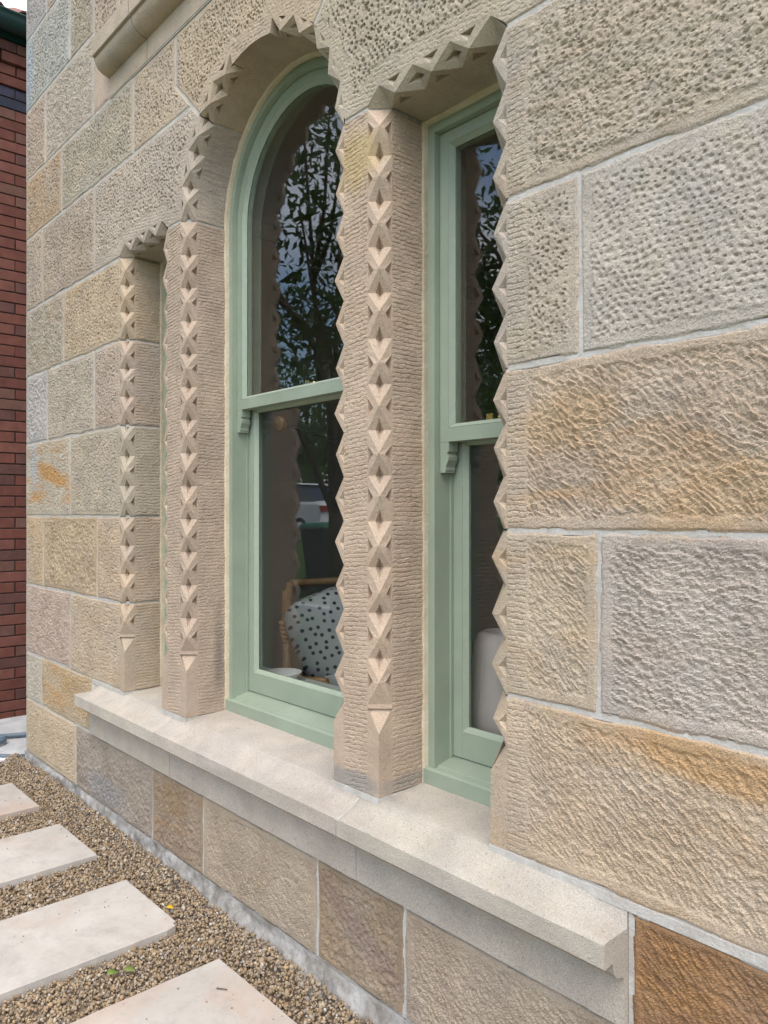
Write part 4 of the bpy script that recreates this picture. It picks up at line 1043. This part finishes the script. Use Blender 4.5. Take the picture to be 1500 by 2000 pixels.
def tree(name, base, label, h, spread, nleaf, size, seed, mat, lowz=.35, nbr=9, group=None):
    t = empty(name, base, label, 'tree', group); r = random.Random(seed)
    mb = MB(); tips = []
    top = Vector((r.uniform(-.3, .3), r.uniform(-.3, .3), h*.55))
    mb.tube([(0, 0, -.1), top*.35, top*.7, top], [h*.018, h*.014, h*.011, h*.007], 10)
    for k in range(nbr):
        a = 2*math.pi*k/nbr+r.uniform(-.3, .3); s0 = top*r.uniform(lowz*.9, 1)
        e = Vector((math.cos(a)*spread*r.uniform(.55, .95), math.sin(a)*spread*r.uniform(.55, .95), h*r.uniform(lowz+.08, .95)))
        mid = s0.lerp(e, .5)+Vector((0, 0, .1*h*r.uniform(-.5, 1)))
        mb.tube([s0, mid, e], [h*.006, h*.004, h*.002], 7); tips += [mid.lerp(e, .4), e]
        for q_ in range(3):
            e2 = mid.lerp(e, r.uniform(.2, .9))+Vector((r.uniform(-1, 1), r.uniform(-1, 1), r.uniform(-.4, .8)))*spread*.38
            mb.tube([mid.lerp(e, .3), mid.lerp(e2, .6), e2], [h*.005, h*.003, h*.0015], 5); tips.append(e2)
    mb.obj('trunk', M['bark'], t)
    tp = np.array([tuple(p) for p in tips])
    def gen(rr, n): return tp[rr.integers(len(tp), size=n)]+rr.normal(size=(n, 3))*spread*np.array([.13, .13, .10])
    V, Fc_, tt = leaf_cloud(nleaf, gen, size, seed)
    mb = MB(); mb.add(V, Fc_); o = mb.obj('crown', mat, t); a_ = o.data.attributes.new('tint', 'FLOAT', 'POINT'); a_.data.foreach_set('value', tt.astype(np.float32))
    return t
tree('magnolia_tree', (-7.0, -3.7, 0), 'broad leaved garden tree close by, reflected in the panes', 6.2, 2.4, 6200, .12, 3, M['leaf'], .38, 11)
tree('garden_tree', (-4.2, -4.9, 0), 'second leafy garden tree nearer the gate, reflected in the flat headed window', 6.0, 2.0, 4200, .12, 8, M['leaf'], .30, 10)
far_trees = [(-20, -24, 9, 4.5), (-27, -26, 11, 5), (-34, -23, 8, 4.5), (-14, -25, 9, 4.5), (-42, -27, 12, 6)]
for k, (x, y, h, s_) in enumerate(far_trees):
    tree('street_tree', (x, y, 0), ('dense green tree behind the parked cars', 'tallest dark tree across the street', 'bushy tree at the far end of the street', 'spreading tree across the street, nearest the gate', 'large tree beyond the road bend')[k], h, s_, 2600, .55, 20+k, M['leaf2'], .12, 12, 'trees across the street')
def gen_hedge(rr, n): return np.stack([rr.uniform(-60, 10, n), rr.uniform(-20.2, -18.6, n), .5+3.0*rr.random(n)**.8], -1)
V, Fc_, tt = leaf_cloud(9000, gen_hedge, .34, 77)
mb = MB(); mb.add(V, Fc_); hd = mb.obj('hedge', M['leaf2']); a_ = hd.data.attributes.new('tint', 'FLOAT', 'POINT'); a_.data.foreach_set('value', tt.astype(np.float32))
hd['label'] = 'long clipped hedge along the far side of the street'; hd['category'] = 'hedge'

M['tyre'] = simple('tyre_rubber', (.02, .02, .02), .8); M['rim'] = simple('alloy_rim', (.5, .5, .52), .3, metal=.8); M['carglass'] = simple('dark_car_glass', (.015, .018, .02), .08, spec=.6)
M['red_lamp'] = simple('red_tail_lamp', (.35, .02, .02), .2, spec=.5); M['plate'] = simple('number_plate_face', (.75, .70, .35), .5)
def car(loc, rz, paint, label):
    c = empty('parked_car', loc, label, 'car', 'cars parked along the street'); c.rotation_euler = (0, 0, rz)
    L, hw = 4.3, .86
    # side profile, rear at +x ; lofted across the width with tumblehome
    low_ = [(-2.1, .32), (-2.15, .55), (-2.05, .78), (-1.25, .93), (1.55, 1.0), (2.08, .98), (2.15, .70), (2.12, .32)]
    cab = [(-1.2, .92), (-.35, 1.42), (.95, 1.45), (1.75, 1.02)]
    mb = MB()
    secs = [(-hw, .86, -.02), (-hw*.97, .98, .0), (-hw*.6, 1.0, .03), (0, 1.0, .045), (hw*.6, 1.0, .03), (hw*.97, .98, .0), (hw, .86, -.02)]
    P = np.array([[(x*(.985 if abs(y) > .8 else 1), y, .62+(z-.62)*k+(dz_ if z > .6 else 0)) for x, z in low_] for y, k, dz_ in secs])
    mb.grid(P, True); mb.add(P[0], [tuple(range(8))]); mb.add(P[-1], [tuple(range(8))]); mb.add([p for p in P[:, 0]]+[p for p in P[:, -1]], [(i, i+1, 8+i, 7+i) for i in range(6)])
    mb.obj('body', paint, c)
    mb = MB(); sec2 = [(-.80, 0), (-.62, 1), (.62, 1), (.80, 0)]
    def cp(t, y): return [(x, y, z) for x, z in cab]
    A_ = np.array([[(x*(1 if z < 1.1 else .97), (s_*.80 if z < 1.1 else s_*.62), z) for x, z in cab] for s_ in (-1, 1)])
    mb.grid(A_, False); mb.add(A_[0], [(0, 1, 2, 3)]); mb.add(A_[1], [(0, 1, 2, 3)]); mb.obj('windows', M['carglass'], c)
    mb = MB(); mb.prism([(-.36, 1.43), (-.30, 1.475), (.90, 1.50), (1.0, 1.455)], -.62, .62); mb.obj('roof', paint, c)
    for x in (-1.35, 1.32):
        for s_ in (-1, 1):
            mb = MB(); mb.tube([(x, s_*.66, .31), (x, s_*.68, .31), (x, s_*.84, .31), (x, s_*.865, .31)], [.29, .31, .31, .28], 24); wh = mb.obj('wheel', M['tyre'], c)
            mb = MB(); mb.tube([(x, s_*.85, .31), (x, s_*.872, .31)], [.20, .17], 16); mb.obj('rim', M['rim'], wh)
    for s_ in (-1, 1):
        mb = MB(); mb.box(2.06, 2.16, s_*.72-.13, s_*.72+.13, .74, .90); mb.obj('tail_light', M['red_lamp'], c)
        mb = MB(); mb.box(-2.14, -2.02, s_*.66-.16, s_*.66+.16, .62, .76); mb.obj('headlight', M['rim'], c)
    mb = MB(); mb.box(2.12, 2.165, -.24, .24, .56, .68); mb.obj('number_plate', M['plate'], c)
    mb = MB(); mb.box(2.08, 2.20, -.80, .80, .34, .50); mb.obj('bumper', paint, c)
    return c
wp = simple('white_car_paint', (.80, .81, .82), .25, .02, 3, spec=.5); dp_ = simple('dark_blue_car_paint', (.03, .045, .06), .2, .05, 3, spec=.5)
car((-17.6, -10.5, .64), R_(-4), wp, 'white car parked in the street, reflected in the arched window')
car((-21.3, -13.2, .64), R_(3), dp_, 'dark blue car parked beyond the white one')
wb = empty('wheelie_bin', (-9.6, -5.55, .12), 'dark wheelie bin with green lid standing on the lawn', 'bin')
M['bin_body'] = simple('dark_bin_plastic', (.03, .035, .045), .5); M['bin_lid'] = simple('green_bin_lid_plastic', (.03, .22, .12), .5)
def frus(mb, x0, y0, x1, y1, z0, z1): mb.add([(-x0, -y0, z0), (x0, -y0, z0), (x0, y0, z0), (-x0, y0, z0), (-x1, -y1, z1), (x1, -y1, z1), (x1, y1, z1), (-x1, y1, z1)], [(0, 3, 2, 1), (4, 5, 6, 7), (0, 1, 5, 4), (1, 2, 6, 5), (2, 3, 7, 6), (3, 0, 4, 7)])
mb = MB(); frus(mb, .22, .24, .28, .33, .06, .96); frus(mb, .30, .35, .30, .35, .96, 1.0); mb.obj('body', M['bin_body'], wb)
mb = MB(); frus(mb, .31, .36, .29, .33, 1.002, 1.05); frus(mb, .28, .32, .20, .24, 1.051, 1.075); mb.obj('lid', M['bin_lid'], wb)
for s_ in (-1, 1):
    mb = MB(); mb.tube([(s_*.24, .27, .10), (s_*.29, .27, .10)], .10, 16); mb.obj('wheel', M['tyre'], wb)
mb = MB(); mb.tube([(-.22, .36, .99), (-.22, .43, .98), (.22, .43, .98), (.22, .36, .99)], .014, 8); mb.obj('handle', M['bin_body'], wb)
